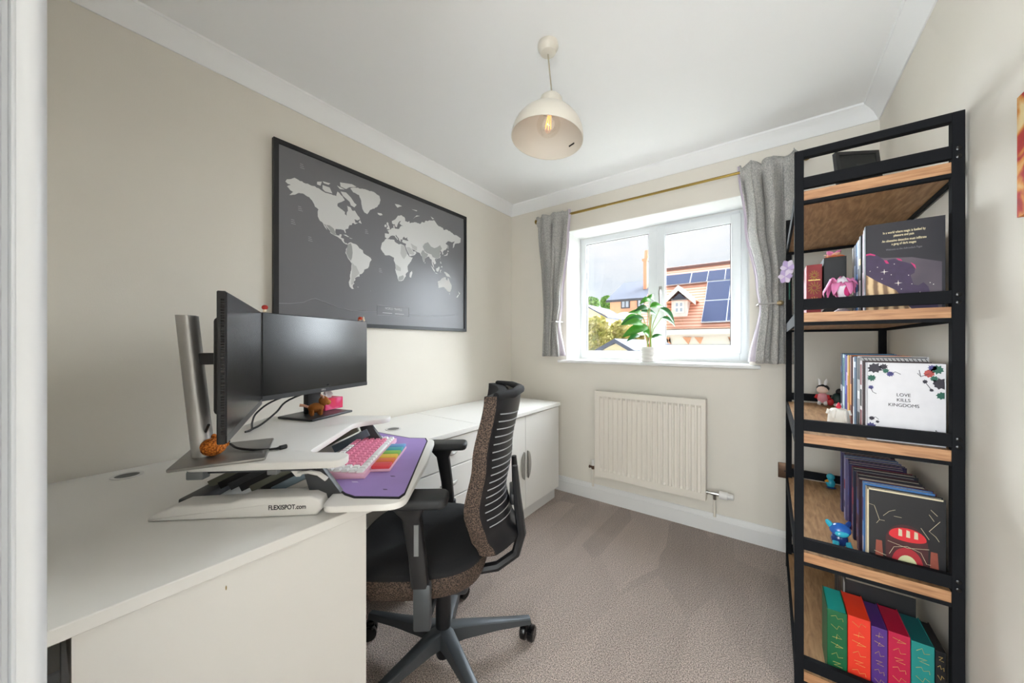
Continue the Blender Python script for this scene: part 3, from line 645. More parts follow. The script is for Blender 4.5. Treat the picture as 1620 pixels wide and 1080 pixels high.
# arms
for s in (-1, 1):
    x = s * .275
    b = MB(); b.rbox(x - .014, x + .014, -.010, .040, .345, .480, .006); b.build('arm_bracket', 'base_grey', chair)
    b = MB(); b.tube([(s * .06, .015, .352), (s * .20, .015, .345), (x, .015, .350)], [.020, .020, .018], 8, flat=.7); b.build('arm_bar', 'base_grey', chair)
    b = MB(); q = [(x - .016, x + .016, -.004, .046, .470), (x - .017, x + .017, .004, .054, .560), (x - .018, x + .018, .018, .074, .670), (x - .026, x + .026, .002, .104, .707)]
    vs = []; 
    for (x0, x1, y0, y1, z) in q: vs += [(px, py, z) for px, py in rrect(x0, x1, y0, y1, .010, 2)]
    n = len(vs) // 4; b.add(vs, [(i * n + j, i * n + (j + 1) % n, (i + 1) * n + (j + 1) % n, (i + 1) * n + j) for i in range(3) for j in range(n)] + [list(range(n))[::-1], list(range(3 * n, 4 * n))])
    po = b.build('arm_post', 'black_plastic', chair, 40)
    b = MB(); b.rbox(x + s * .0165 - .002, x + s * .0165 + .004 * (s > 0) + .002, .022, .036, .565, .655, .001, 1); b.build('height_slot', 'mid_grey', po)
    b = MB(); b.prism(rrect(x - .045, x + .045, -.060, .120, .028, 5), .706, .736, r=.010, seg=3); b.build('arm_pad', mat('arm_pad', '#1e1f22', .55), chair)

# ------------------------------------------------------------------ framed world map
px_, y0, y1, z0, z1 = -1.835, .654, 1.925, 1.264, 2.123
pic = thing('framed_map', 'black framed grey and white world map on the left wall', 'picture', (XL + .002, (y0 + y1) / 2, z0))
GM = Matrix.Translation((-(XL + .002), -(y0 + y1) / 2, -z0)); fwid = .021
b = MB(); b.box(XL + .002, px_, y0, y0 + fwid, z0, z1, GM).box(XL + .002, px_, y1 - fwid, y1, z0, z1, GM).box(XL + .002, px_ , y0 + fwid, y1 - fwid, z1 - fwid, z1, GM).box(XL + .002, px_, y0 + fwid, y1 - fwid, z0, z0 + fwid, GM)
b.build('frame', 'black_plastic', pic, smooth=0)
PX = px_ - .008
MB().box(XL + .003, PX, y0 + fwid, y1 - fwid, z0 + fwid, z1 - fwid, GM).build('print', mat('map_sea', '#77767a', .32, spec=.45), pic, smooth=0)
LAT = [(-60, 1.448), (-55, 1.473), (-35, 1.558), (-7, 1.656), (0, 1.682), (15, 1.735), (36, 1.800), (50, 1.855), (66, 1.937), (78, 2.015), (84, 2.05)]
def mapz(lat):
    for (a, va), (b_, vb) in zip(LAT, LAT[1:]):
        if lat <= b_: return va + (vb - va) * (lat - a) / (b_ - a)
    return LAT[-1][1]
from mathutils.geometry import tessellate_polygon
def tess(b, P):
    fs = []
    for t in tessellate_polygon([[Vector((0, p.y, p.z)) for p in P]]):
        a, c, d = (P[i] for i in t); nx = (c - a).cross(d - a).x
        if abs(nx) > 1e-12: fs.append(t if nx > 0 else t[::-1])
    b.add(P, fs)
def mp2(lon, lat, d=.0006): return GM @ Vector((PX + d, 1.2665 + lon * .003345, mapz(lat)))
land = dict(
 north_america=[(-168,66),(-166,68),(-156,71),(-141,69.6),(-128,70),(-115,68),(-108,68),(-96,68),(-94,72),(-86,69.5),(-82,67),(-87,64.5),(-94,61),(-94,58.5),(-88,56.8),(-82,55),(-82,52.5),(-79,51.3),(-79,54.5),(-77,57),(-78,62.3),(-72,61.5),(-69.5,58.8),(-65,59.8),(-62,57),(-57,54),(-56,52),(-60,50.2),(-66,50),(-65,48.5),(-64,46),(-60,46.5),(-65,43.6),(-67,44.7),(-70,43.5),(-70,41.7),(-74,40.5),(-76,37),(-76,35),(-81,32),(-81.3,30),(-80.2,26),(-81.5,25.5),(-82.7,28),(-84,30),(-89,30),(-91,29.3),(-97,28),(-97.5,23),(-96,19),(-94,18),(-91,18.6),(-90.5,21),(-87,21.4),(-88,17.5),(-88.5,15.8),(-83.5,15),(-83.5,11),(-81,9),(-79.5,9.5),(-77.5,8.5),(-78.5,7.5),(-80.5,7.4),(-83,8.5),(-85.8,10.5),(-87.5,13),(-92,14.6),(-95,16),(-102,18),(-105.5,20),(-106,23),(-109.5,26.5),(-113,31),(-114.7,31.5),(-111,26),(-109.6,23),(-112,25),(-115,29),(-117,33),(-120.5,34.6),(-124,40),(-124,47),(-123,49),(-128,51),(-131,55),(-136,58.5),(-144,60),(-150,59.5),(-154,57.5),(-158,56),(-163,54.7),(-158,58.5),(-162,59.5),(-166,62),(-161,64.5),(-165,64.5)],
 greenland=[(-73,78.5),(-65,81),(-50,82.5),(-33,83.5),(-20,81.8),(-18,78),(-20,74),(-24,71),(-30,68.3),(-38,65.8),(-43,60.2),(-48,61),(-52,64.5),(-53.5,68),(-54,71),(-58,75.5),(-68,76)],
 baffin=[(-89,73),(-80,73.7),(-72,71),(-66,67.5),(-62,66.5),(-66,63),(-72,64),(-74,67),(-85,70)], victoria=[(-117,73),(-106,73),(-102,69),(-113,68.6),(-117,70)], ellesmere=[(-90,80.5),(-70,83),(-62,82.2),(-75,79),(-80,76.5),(-89,77)], banks=[(-125,74),(-118,75.5),(-120,71.8),(-125,72)], melville=[(-117,76),(-105,76.5),(-108,74.8),(-115,74.8)], devon=[(-95,76.8),(-82,75.8),(-90,74.7)],
 south_america=[(-77.5,8.5),(-75,11),(-71.5,12.3),(-69,11.5),(-62,10.6),(-57,6),(-51,4.2),(-50,0),(-44,-2.5),(-37,-4.8),(-35,-7.5),(-38.5,-13),(-39.5,-18),(-42,-22.7),(-48,-25.5),(-49,-28.5),(-53,-33.5),(-57,-34.7),(-57,-37.8),(-62,-39),(-65,-41),(-64,-43),(-67.5,-46),(-66,-48),(-69,-51),(-68.5,-53),(-66,-55),(-70,-55.3),(-74,-52.5),(-75.5,-47),(-73,-42),(-73.5,-37.5),(-71.5,-31),(-70.3,-20),(-76,-14),(-79.5,-7.5),(-81.2,-5),(-80,-2.5),(-80,0.5),(-77.5,4)],
 africa=[(-6,35.8),(0,36.2),(10,37.2),(11,34),(15,32.3),(20,30.8),(23,32.6),(32,31.2),(34,27.5),(37.3,20),(39.5,15.5),(43.2,11.8),(51,11.8),(47,4),(42,-1.5),(39,-6),(40.6,-14.5),(35,-20),(35.5,-24),(32.8,-27),(30,-31.5),(25.5,-34),(19.5,-34.8),(18,-32),(14.5,-22.5),(12,-16.5),(13.5,-9),(9,-0.8),(9.6,4),(5,5),(1,6),(-5,5),(-8,4.4),(-13,8.5),(-16.8,12.5),(-17.4,14.7),(-16.5,19.5),(-14.5,26),(-10,30),(-9.5,32.5)],
 eurasia=[(-9.3,43),(-9,38.7),(-8.8,37),(-5.5,36.1),(-2,36.8),(0,39),(3.2,42),(6.5,43.2),(10.3,43.7),(12.3,41.7),(15.7,40),(16,38),(18.3,40),(14,42.5),(12.5,44.5),(13.7,45.6),(16,43.5),(19.3,41.8),(20.5,38.5),(23,36.5),(24,38),(23,40.3),(26,40.8),(29,41.2),(28,43.5),(31,46.5),(33.5,44.5),(36.5,45.3),(39,47.2),(38,44.5),(41.5,41.6),(36,41.2),(29,41.1),(26.5,39),(28,36.8),(33,36.2),(36,36),(35,33),(34.3,31.2),(34.9,29.5),(39,21.5),(42.8,15),(43.4,12.7),(52,15.8),(55.5,17.5),(59.8,22.4),(56.3,26.2),(54,24.2),(51.3,25.8),(48.5,29.8),(51,28),(57,27),(61.5,25.2),(67,24.8),(70,21),(72.8,19),(74.8,13),(77.5,8.1),(80,13),(80.3,15.7),(86.5,20.3),(90.5,22.3),(94.3,17.5),(97.5,16.5),(98.6,9),(100.4,6.2),(103.5,1.3),(103.4,4.8),(100,13.3),(102.5,12),(105,8.7),(109.2,12),(106,18.5),(108,21.5),(113.8,22.3),(118,24.5),(121.7,29),(120,34.5),(122.3,37),(118,39),(121.5,40.5),(125.2,38),(126.3,34.5),(129.2,35.5),(127.6,39.7),(131,43),(135.3,44.5),(140.3,49),(141,53),(135.5,54.7),(143,59.2),(155,59.4),(162,61.8),(157,57),(156.5,51.2),(160,53.5),(163,58.5),(170.5,60),(179,62.4),(180,68.5),(170,69.7),(160,69.7),(150,71.5),(140,72.5),(130,71),(127,73),(114,73.7),(105,77.5),(95,76),(81,73.5),(80,72),(73,71.5),(68,68.5),(60,69),(54,68.3),(44,66),(43.5,68),(41,67),(34,66.5),(33.5,69.3),(26,71),(18,69.5),(13,65.5),(9.5,63.5),(5,61.5),(5.5,58.8),(8,58.2),(11,59),(12.8,56),(16,56.5),(17.5,60),(21.5,64.5),(25,65.6),(21.3,61.5),(25,60.2),(30,60),(24,58.8),(22,57.2),(20,54.8),(14,54),(11,54),(10.5,57.5),(8,56.5),(8.5,53.8),(4.5,52.8),(1.8,50.8),(-1.5,49.6),(-4.7,48.4),(-1.5,46.5),(-1.5,43.5)],
 britain=[(-5.5,50.1),(1.2,51.2),(0.3,53),(-2,55.8),(-2,57.6),(-4,58.6),(-6,57),(-4.8,54.8),(-3,53.8),(-5,52)], ireland=[(-10,52),(-6.2,52.3),(-5.8,54.6),(-8,55.2),(-10,54)], iceland=[(-24,65.5),(-16,66.3),(-13.7,65),(-18.5,63.4),(-22.5,63.9)], svalbard=[(11,79.5),(20,80.3),(27,80),(21,78.3),(17,76.7),(14,77.8)], novaya=[(52,71.5),(57,74),(68,76.8),(60,76),(54.5,73)], severnaya=[(95,80.5),(104,79.3),(100,78)], franz=[(48,80.6),(62,81.6),(60,80.3)],
 madagascar=[(49.3,-12.2),(50.3,-16),(47,-25),(44,-24.5),(43.5,-22),(44.5,-16.5)], srilanka=[(80,9.5),(81.8,7.5),(80.3,6)], japan=[(130,31.5),(131.5,34),(136,35.8),(139.5,38.5),(140,41),(142,39.5),(140.5,35.7),(135.7,33.6),(132,33)], hokkaido=[(140,42),(141.8,45.4),(145,43.5),(143,42.2)], sakhalin=[(142,54),(143.5,52),(143,46.5),(142,48)], taiwan=[(120.2,23),(121.6,25.2),(121,22)], hainan=[(108.7,19.2),(110.8,20),(109.8,18.3)],
 sumatra=[(95.4,5.6),(100,2.5),(106,-3),(105.7,-5.8),(101,-2)], java=[(105.3,-6.5),(110.8,-6.5),(114.4,-7.8),(108.5,-7.7)], borneo=[(109.2,1.5),(113,3.2),(117,7),(119,5),(117.5,0.5),(114.5,-4),(110.2,-2.8)], sulawesi=[(119.4,-5.4),(120.2,0.8),(125,1.5),(121.5,-1),(122.7,-4.7),(120.8,-3)], luzon=[(120.4,16),(121,18.5),(122.3,17),(124,13),(120.8,13.8)], mindanao=[(122,7),(125,9.7),(126.5,7.5),(125.5,5.8)], new_guinea=[(131,-0.8),(134.5,-1),(138,-1.7),(145,-4.2),(150.8,-10.5),(146,-8.5),(142.5,-9.2),(138,-8.2),(135,-4.5),(132,-3.5)],
 australia=[(113.6,-24),(114.2,-22),(121,-19.3),(125,-14.5),(130,-12.2),(132.5,-11.3),(136.8,-12.2),(135.6,-15),(140.8,-17.5),(142,-11),(145.5,-15),(149,-20.5),(153.3,-26),(152.5,-32),(150,-37.3),(146.3,-39),(141,-38.2),(137.8,-35.5),(136,-34.8),(131.5,-31.5),(126,-32.3),(118,-35),(115.2,-34.2),(115.7,-31.5)], tasmania=[(144.8,-40.8),(148.2,-40.9),(147,-43.6)], new_zealand_north=[(172.8,-34.6),(175.5,-37),(178.4,-37.8),(175.2,-41.5),(174.6,-38.5)], new_zealand_south=[(172.8,-40.6),(174.2,-41.8),(170.5,-46),(166.6,-46)], cuba=[(-84.8,22),(-80,23),(-74.3,20.2),(-78,20)], hispaniola=[(-74.3,19.5),(-68.5,18.7),(-73.5,18.2)], falkland=[(-61,-51.5),(-58,-51.5),(-60,-52.2)], newfoundland=[(-59,47.8),(-56,51.4),(-53,47)], georgia=[(-38,-54),(-35.8,-54.8),(-37,-54.6)])
mat('map_land', '#d9d8d6', .5); mat('map_grey', '#a3a3a2', .5); mat('map_mid', '#bdbcba', .5); mat('map_line', '#a9a9ac', .6)
for nm, pts in land.items():
    b = MB()
    # roughen the coast a little so that it does not read as straight segments
    if len(pts) > 9:
        q = []
        for i, (x, y) in enumerate(pts):
            x2, y2 = pts[(i + 1) % len(pts)]; q.append((x, y)); L = sqrt((x2 - x) ** 2 + (y2 - y) ** 2)
            k = int(L // 3)
            for j in range(1, k + 1):
                f = j / (k + 1); q.append((x + (x2 - x) * f + random.uniform(-.4, .4), y + (y2 - y) * f + random.uniform(-.4, .4)))
        pts = q
    tess(b, [mp2(x, y) for x, y in pts])
    o = b.build('map_land', 'map_land', pic, smooth=0, recalc=False)
for c, pts in (('map_grey', [(75,39),(80,45),(88,49),(96,43),(105,42),(112,45),(120,50),(125,45),(120,38),(119,33),(120.5,29),(116,23.5),(108,22),(100,23),(97,28),(85,28.5),(79,32)]), ('map_grey', [(70,24),(74,32),(78,32),(80,28.5),(88,26.5),(86.5,21),(80.5,16),(79.8,13),(77.5,9),(75,13),(73,19)]), ('map_grey', [(-105,20.5),(-106,24),(-112,31),(-106,31.5),(-100,28),(-98,24),(-97,20),(-95,17.5),(-100,17.5)]), ('map_mid', [(24.5,31),(32,30.5),(36,22),(38,17),(36,12),(31,5),(27,8),(23,14),(24,20)]), ('map_mid', [(36,29),(43,31),(47,29),(51,24),(55,21),(52,17),(44,17),(42,18)]), ('map_grey', [(20,-27),(24,-25.5),(29,-23),(31,-26),(29,-31),(25,-33),(20,-34),(18.5,-31)]), ('map_grey', [(-77,8),(-72,11),(-70,6),(-69,-3),(-70,-11),(-72,-16),(-76,-12.5),(-80,-5),(-79,0)]), ('map_mid', [(-70,-18),(-66,-22),(-63,-22.5),(-60,-28),(-57,-33),(-62,-38),(-65,-40),(-68,-49),(-72,-50),(-71,-40),(-70,-30)]), ('map_mid', [(12,-6),(18,-8),(24,-11),(24,-17),(13,-16.5)]), ('map_mid', [(46,39),(54,37),(61,36),(61,28),(56,27.5),(50,30.5)])):
    b = MB(); tess(b, [mp2(x, y, .0010) for x, y in pts]); b.build('map_country', c, pic, smooth=0, recalc=False)
def wpt(u, v): p = onx(u, v, PX); return GM @ Vector((PX + .0008, p.y, p.z))
b = MB(); pts = [(440, 479.5), (460, 480), (480, 478), (492, 473), (499, 472), (515, 478), (535, 486), (555, 490.5), (575, 493), (596, 493)]
b.tube([wpt(u, v) for u, v in pts], .0010, 4); b.build('route_line', 'map_line', pic, smooth=0)
b = MB(); b.tube([wpt(u, v) for u, v in ((648, 496), (665, 500), (690, 500), (722, 498))], .0009, 4); b.build('route_line', 'map_line', pic, smooth=0)
b = MB(); A0, B0, C0, D0 = wpt(596.3, 482.5), wpt(646.5, 486.5), wpt(646.5, 501), wpt(596.3, 498)
for a_, c_ in ((A0, B0), (B0, C0), (C0, D0), (D0, A0)): b.tube([a_, c_], .0011, 4)
b.build('legend_box', 'map_line', pic, smooth=0)
tm = (A0 + B0 + C0 + D0) / 4
text('legend_title', 'WORLD TRAVELS', .019, mat('map_text', '#d2d2d4', .6), pic, frame(tm + Vector((.0004, 0, .012)), (0, 1, 0), (0, 0, 1)), sx=.8)
b = MB(); b.box(tm.x, tm.x + .0006, tm.y - .075, tm.y - .01, tm.z - .016, tm.z - .013).box(tm.x, tm.x + .0006, tm.y + .01, tm.y + .075, tm.z - .016, tm.z - .013); b.build('legend_rule', 'map_text', pic, smooth=0)['kind'] = 'stuff'
for (u, v) in ((478, 266), (475, 333), (491, 381), (580, 369), (602, 430), (464, 354)):
    p = wpt(u, v); b = MB()
    for k in range(3): b.box(p.x, p.x + .0006, p.y - .010, p.y + .010 - .003 * k, p.z + .009 * k - .001, p.z + .009 * k + .001)
    b.build('ocean_name', 'map_line', pic, smooth=0)['kind'] = 'stuff'

# ------------------------------------------------------------------ pendant lamp
pr = onz(867, 70, ZC); lamp = thing('pendant_lamp', 'cream dome pendant lamp with a clear filament bulb', 'ceiling lamp', (pr.x, pr.y, ZC))
mat('cream_enamel', '#e3dccf', .35); mat('cream_inner', '#d9d3c8', .5)
b = MB(); b.lathe([(0, -.0005), (.041, -.0005), (.042, -.012), (.039, -.020), (.030, -.036), (.012, -.041), (0, -.041)], 32); b.build('ceiling_rose', 'cream_enamel', lamp)
zr = ony(868, 222, pr.y).z - ZC; zn = -.205
b = MB(); b.cyl((0, 0, -.040), (.012, .010, zn + .004), .0028, n=10); b.build('cord', mat('cord', '#b7ad98', .7), lamp)
T = Matrix.Translation((.012, .010, zn)) @ Matrix.Rotation(radians(7), 4, (-sin(A + .3), cos(A + .3), 0)); Rr = .143; dh = .128
sh = [(.006, .012), (.008, 0), (.014, -.002), (.034, -.006), (.044, -.016), (.047, -.030), (.045, -.058), (.047, -.060)]
for k in range(13):
    t = radians(22 + 68 * k / 12); sh.append((Rr * sin(t), -.060 - dh * (1 - cos(t)) / 1.0 + .009))
b = MB(); b.lathe(sh, 48, M=T); b.build('shade', 'cream_enamel', lamp, 50)
b = MB(); b.lathe([(r * .982 if r > .046 else max(r - .003, .001), z - .0025) for r, z in sh], 48, M=T); inner_ = b.build('shade_lining', 'cream_inner', lamp, 50)
b = MB(); b.lathe([(Rr * .982, sh[-1][1] - .0025), (Rr * 1.004, sh[-1][1] - .0035), (Rr * 1.004, sh[-1][1] + .001)], 48, M=T); b.build('rim', 'cream_enamel', lamp)
b = MB(); b.lathe([(0, -.03), (.018, -.03), (.020, -.06), (.017, -.075), (0, -.075)], 20, M=T); b.build('bulb_holder', 'cream_inner', lamp)
b = MB(); pf = [(.013, -.075)] + [(.047 * sin(radians(20 + 160 * k / 14)), -.122 + .047 * cos(radians(20 + 160 * k / 14))) for k in range(15)]; b.lathe(pf, 28, M=T); bulb = b.build('bulb', 'bulb_glass', lamp)
b = MB()
for k in range(6):
    a_ = 2 * pi * k / 6; b.tube([(.006 * cos(a_), .006 * sin(a_), -.085), (.012 * cos(a_), .012 * sin(a_), -.135)], .0012, 5, T)
b.build('filament', mat('filament', '#e58a35', .5, emit='#ff9a40', es=2.2), bulb)['kind'] = 'stuff'
bl = bpy.data.lights.new('bulb_light', 'POINT'); bl.energy = 0.05; bl.shadow_soft_size = .03; bl.color = (1.0, .93, .82)
blo = bpy.data.objects.new('bulb_light', bl); COL.objects.link(blo); blo.parent = lamp; blo.location = T @ Vector((0, 0, -.125))
b = MB(); tt = radians(74); zz_ = -.060 - dh * (1 - cos(tt)) + .009
a_ = A + radians(35); c_ = T @ Vector((Rr * .965 * sin(tt) * cos(a_), Rr * .965 * sin(tt) * sin(a_), zz_))
b.rbox(-.016, .016, -.003, .003, -.0008, .0008, .0004, 1, Matrix.Translation(c_) @ Matrix.Rotation(a_ + pi / 2, 4, 'Z') @ Matrix.Rotation(radians(70), 4, 'X')); b.build('sticker', 'ink', lamp)

# ------------------------------------------------------------------ curtain rod and curtains
ZR_ = 2.168; YR = 2.435
rod = thing('curtain_pole', 'brass curtain pole with ball ends above the window', 'curtain pole', (-.65, YR, ZR_))
b = MB(); b.cyl((-.88, 0, 0), (-.30, 0, 0), .0095, n=14); b.build('pole', 'brass', rod)
b = MB(); b.cyl((-.32, 0, 0), (.80, 0, 0), .0080, n=14); b.build('inner_pole', 'brass', rod)
for x in (-.885, .805): MB().ball((x, 0, 0), .020, 16).build('ball_end', 'brass', rod)
for x in (-.75, .62):
    b = MB(); b.tube([(x, YB - YR - .001, -.015), (x, .04, -.014), (x, .002, -.010)], [.014, .007, .010], 10); b.build('wall_bracket', 'brass', rod)
def curtain(name, label, tabL, tabR, zt_, zb_, nf, amp, ph, inner_side, zhold):
    t = thing(name, label, 'curtain', ((tabL[0][1] + tabR[0][1]) / 2, YR, zb_))
    ox, oz = t.location.x, zb_
    def fn(i, j):
        z = zb_ + (zt_ - zb_) * j; xl = lerp_tab(1 - j, tabL); xr = lerp_tab(1 - j, tabR)
        wig = .018 * sin(9 * i + 4 * j + ph) * (1 - j); x = xl + (xr - xl) * i + .010 * sin(2 * pi * nf * i * 2 + ph) * (1 - .3 * j)
        k = abs(z - zhold); tight = 1 - .45 * math.exp(-(k / .10) ** 2)
        topk = math.exp(-((z - ZR_) / .02) ** 2)
        y = amp * (sin(2 * pi * nf * i + ph + .7 * sin(3 * j + ph)) + 0.28 * sin(2 * pi * nf * 2.3 * i + 1.7 * ph + 2 * j)) * tight * (1 - .55 * topk) + wig * .6
        if z > ZR_ - .02: y = y * .9 - .010
        y = min(y, YB - YR - .012) - .012
        if abs(z - ZR_) < .03: y = min(y, -.016)
        zz = z + (.006 * sin(2 * pi * nf * i * 1.5 + ph) if j > .97 else 0)
        return (x - ox, y, zz - oz)
    b = MB(); b.grid(fn, 90, 44); o = b.build('drape', 'linen', t, 80)
    md = o.modifiers.new('thick', 'SOLIDIFY'); md.thickness = .003
    b = MB(); i0 = 0.0 if inner_side < 0 else 1.0
    def fl(i, j):
        x, y, z = fn(i0, j); f = min(1, max(0, (z + oz - zb_) / (zhold - zb_))) if z + oz < zhold else 1 - .75 * min(1, (z + oz - zhold) / (zt_ - zhold - .1))
        wd = .012 + (.030 * (1 - f) if z + oz < zhold else .006 * f)
        return (x + inner_side * wd * i, y + .018 + .012 * i + .006 * sin(7 * i + 5 * j), z + .006)
    b.grid(fl, 6, 30); o = b.build('lining', 'lining', t, 80)
    md = o.modifiers.new('thick', 'SOLIDIFY'); md.thickness = .0015
    return t
curtain('curtain', 'grey linen curtain tied back on the cabinet side of the window', [(0, -1.535), (.1, -1.53), (.75, -1.475), (1, -1.50)], [(0, -1.245), (.2, -1.262), (.62, -1.318), (.78, -1.345), (1, -1.325)], 2.195, 1.075, 2.6, .030, .4, 1, 1.35)
curtain('curtain', 'grey linen curtain tied back on the bookcase side of the window', [(0, -.150), (.3, -.115), (.62, -.060), (.72, -.045), (1, -.075)], [(0, .135), (.5, .125), (.72, .105), (1, .12)], 2.200, 1.062, 3.0, .034, 1.3, -1, 1.395)
for (x0, x1, z, lab, side) in ((-1.395, -1.338, 1.345, 'thin metal holdback around the curtain on the cabinet side', 1), (-.052, .035, 1.393, 'metal holdback with ball knob around the curtain on the bookcase side', -1)):
    h = thing('curtain_holdback', lab, 'holdback', (x0 if side < 0 else x1, YB, z)); ox = h.location.x
    pts = [(x1 - ox if side > 0 else x0 - ox, -.001, 0), (x1 + .01 - ox if side > 0 else x0 - .01 - ox, -.06, 0), (x1 - ox if side > 0 else x0 - ox, -.128, 0), (x0 - ox if side > 0 else x1 - ox, -.138, 0)]
    b = MB(); b.tube(pts, .0045, 8); b.build('arm', 'silver', h)
    if side < 0: MB().ball((x1 - ox + .008, -.138, 0), (.016, .014, .014), 14).build('knob', mat('knob_brass', '#b9a47e', .35, .6), h)

# ------------------------------------------------------------------ radiator
rx0, rx1, rz0, rz1 = -1.034, -.322, .213, .828; yr = 2.432
rad = thing('radiator', 'cream ribbed panel radiator under the window', 'radiator', ((rx0 + rx1) / 2, YB, rz0)); ox, oy, oz = rad.location
def rr_(i): return .5 - .5 * cos(i)
b = MB(); NR = 20; W_ = rx1 - rx0; prof_ = []
xs = [0.0, .022]
for k in range(NR):
    a0 = .022 + (W_ - .044) * k / NR; w0 = (W_ - .044) / NR
    prof_ += [(a0, 0), (a0 + w0 * .30, 0), (a0 + w0 * .42, .009), (a0 + w0 * .88, .009), (a0 + w0 * 1.0, 0)]
prof_ = [(0, 0)] + prof_ + [(W_, 0)]
def rcol(z, dep): return [(rx0 + x - ox, yr + y * dep - oy, z - oz) for x, y in prof_]
zs = [(rz0, 0), (rz0 + .042, 0), (rz0 + .058, 1), (rz1 - .052, 1), (rz1 - .036, 0), (rz1, 0)]
vs = [p for z, dpt in zs for p in rcol(z, dpt)]; n = len(prof_)
b.add(vs, [(i * n + j, i * n + j + 1, (i + 1) * n + j + 1, (i + 1) * n + j) for i in range(5) for j in range(n - 1)]); b.build('front_panel', 'radiator', rad, 25)
b = MB(); b.box(rx0 - ox, rx1 - ox, yr + .012 - oy, yr + .03 - oy, .004, rz1 - rz0 - .004); b.build('water_panel', 'radiator', rad, smooth=0)
b = MB(); b.rbox(rx0 - .004 - ox, rx0 - ox + .001, yr - .002 - oy, yr + .055 - oy, -.002, rz1 - rz0 + .002, .001, 1).rbox(rx1 - .001 - ox, rx1 + .004 - ox, yr - .002 - oy, yr + .055 - oy, -.002, rz1 - rz0 + .002, .001, 1)
b.box(rx0 - ox, rx1 - ox, yr - .001 - oy, yr + .010 - oy, rz1 - rz0, rz1 - rz0 + .003).box(rx0 - ox, rx1 - ox, yr - .001 - oy, yr + .010 - oy, -.003, 0); b.build('casing', 'radiator', rad, smooth=0)
b = MB(); b.box(rx0 - ox, rx1 - ox, yr + .026 - oy, yr + .054 - oy, rz1 - rz0 - .006, rz1 - rz0 - .003)
b.build('top_grille', 'dark_grey', rad, smooth=0)
for x in (rx0 + .1, rx1 - .1): MB().box(x - .015 - ox, x + .015 - ox, yr + .03 - oy, -.001, .06, rz1 - rz0 - .06).build('wall_bracket', 'radiator', rad, smooth=0)
zv = .046; yv = yr + .03 - oy
b = MB(); b.cyl((rx0 - ox, yv, zv), (rx0 - .05 - ox, yv, zv), .008, n=12).cyl((rx0 - .028 - ox, yv, zv - .014), (rx0 - .028 - ox, yv, zv + .012), .012, n=6).cyl((rx0 - .05 - ox, yv, zv), (rx0 - .058 - ox, yv, zv), .011, n=6); v = b.build('lockshield_valve', 'bronze', rad)
MB().cyl((rx0 - .028 - ox, yv, zv + .012), (rx0 - .028 - ox, yv, zv + .055), .010, n=16).build('valve_cap', 'plastic_white', v)
MB().cyl((rx0 - .028 - ox, yv, zv - .014), (rx0 - .028 - ox, yv, -rz0 + .118), .0075, n=12).build('pipe', 'radiator', rad)
b = MB(); b.tube([(rx1 - ox, yv, zv), (rx1 + .012 - ox, yv, zv), (rx1 + .013 - ox, yv, zv), (rx1 + .028 - ox, yv, zv), (rx1 + .029 - ox, yv, zv), (rx1 + .072 - ox, yv, zv)], [.012, .012, .009, .009, .012, .011], 10).cyl((rx1 + .048 - ox, yv, zv), (rx1 + .048 - ox, yv, zv - .035), .010, n=8); v = b.build('valve_body', 'chrome', rad)
Mx = Matrix.Translation((rx1 + .072 - ox, yv, zv)) @ Matrix.Rotation(pi / 2, 4, 'Y')
b = MB(); b.lathe([(0, 0), (.023, 0), (.024, .004), (.024, .040), (.022, .044), (.019, .045), (.017, .070), (.015, .074), (0, .074)], 24, M=Mx); b.build('thermostat_head', 'plastic_white', v)
MB().cyl((rx1 + .048 - ox, yv, zv - .035), (rx1 + .048 - ox, yv, -rz0 + .118), .0075, n=12).build('pipe', 'radiator', rad)

# ------------------------------------------------------------------ wall socket
so = thing('wall_socket', 'bronze wall socket half hidden behind the bookcase', 'socket', (.078, YB - .0005, .457))
MB().rbox(-.043, .043, -.008, 0, -.043, .043, .003).build('plate', 'bronze', so)
for x in (-.012, .012): MB().box(x - .003, x + .003, -.0088, -.0078, -.006, .002).build('slot', 'black_plastic', so, smooth=0)
MB().rbox(-.006, .006, -.011, -.0079, .016, .030, .002).build('switch', 'dark_grey', so)
so2 = thing('socket_plug', 'black plug in the wall socket behind the bookcase', 'plug', (.098, YB - .0092, .446)); MB().rbox(-.022, .022, -.030, 0, -.024, .024, .006).build('body', 'black_plastic', so2)

# ------------------------------------------------------------------ potted plant on the sill
pp = ony(1026, 568, 2.535); zs_ = WZ0 + .0025
plant = thing('potted_plant', 'green leafy plant in a ribbed white pot on the window sill', 'plant', (pp.x, 2.545, zs_))
b = MB(); pf = [(0, .0), (.048, .0)]
for k in range(25):
    z = .002 + .098 * k / 24; pf.append((.054 + .006 * abs(sin(pi * 4 * k / 24 * .98 + .1)) ** .7, z))
pf += [(.055, .104), (.050, .104), (.048, .085), (0, .085)]
b.lathe(pf, 36); b.build('pot', 'pot', plant, 60)
b = MB(); b.lathe([(0, .088), (.048, .0875)], 20); b.build('soil', 'soil', plant)
def leaf(base, tip, wdt, m, sag=.02, nm='leaf'):
    base, tip = Vector(base), Vector(tip); d = tip - base; L = d.length; side = d.cross(Vector((sa * .75, -ca * .75, .65))).normalized(); up = side.cross(d).normalized()
    def fn(i, j):
        s = 2 * i - 1; t = j; wv = wdt * (sin(pi * min(1, t * 1.35 + .05) ** .8) if t < .55 else (1 - t) / .45 * .92) ; wv = wdt * max(0.0, (sin(pi * t ** .62)) ** .9)
        p = base + d * t + side * (s * wv) + up * (abs(s) * wv * .35 - sag * t * t + .012 * sin(pi * t)); return p
    b = MB(); b.grid(fn, 6, 10); return b.build(nm, m, plant, 80)
ex = Vector((ca, sa, 0)); ey = Vector((0, 0, 1)); fr = Vector((sa, -ca, 0))
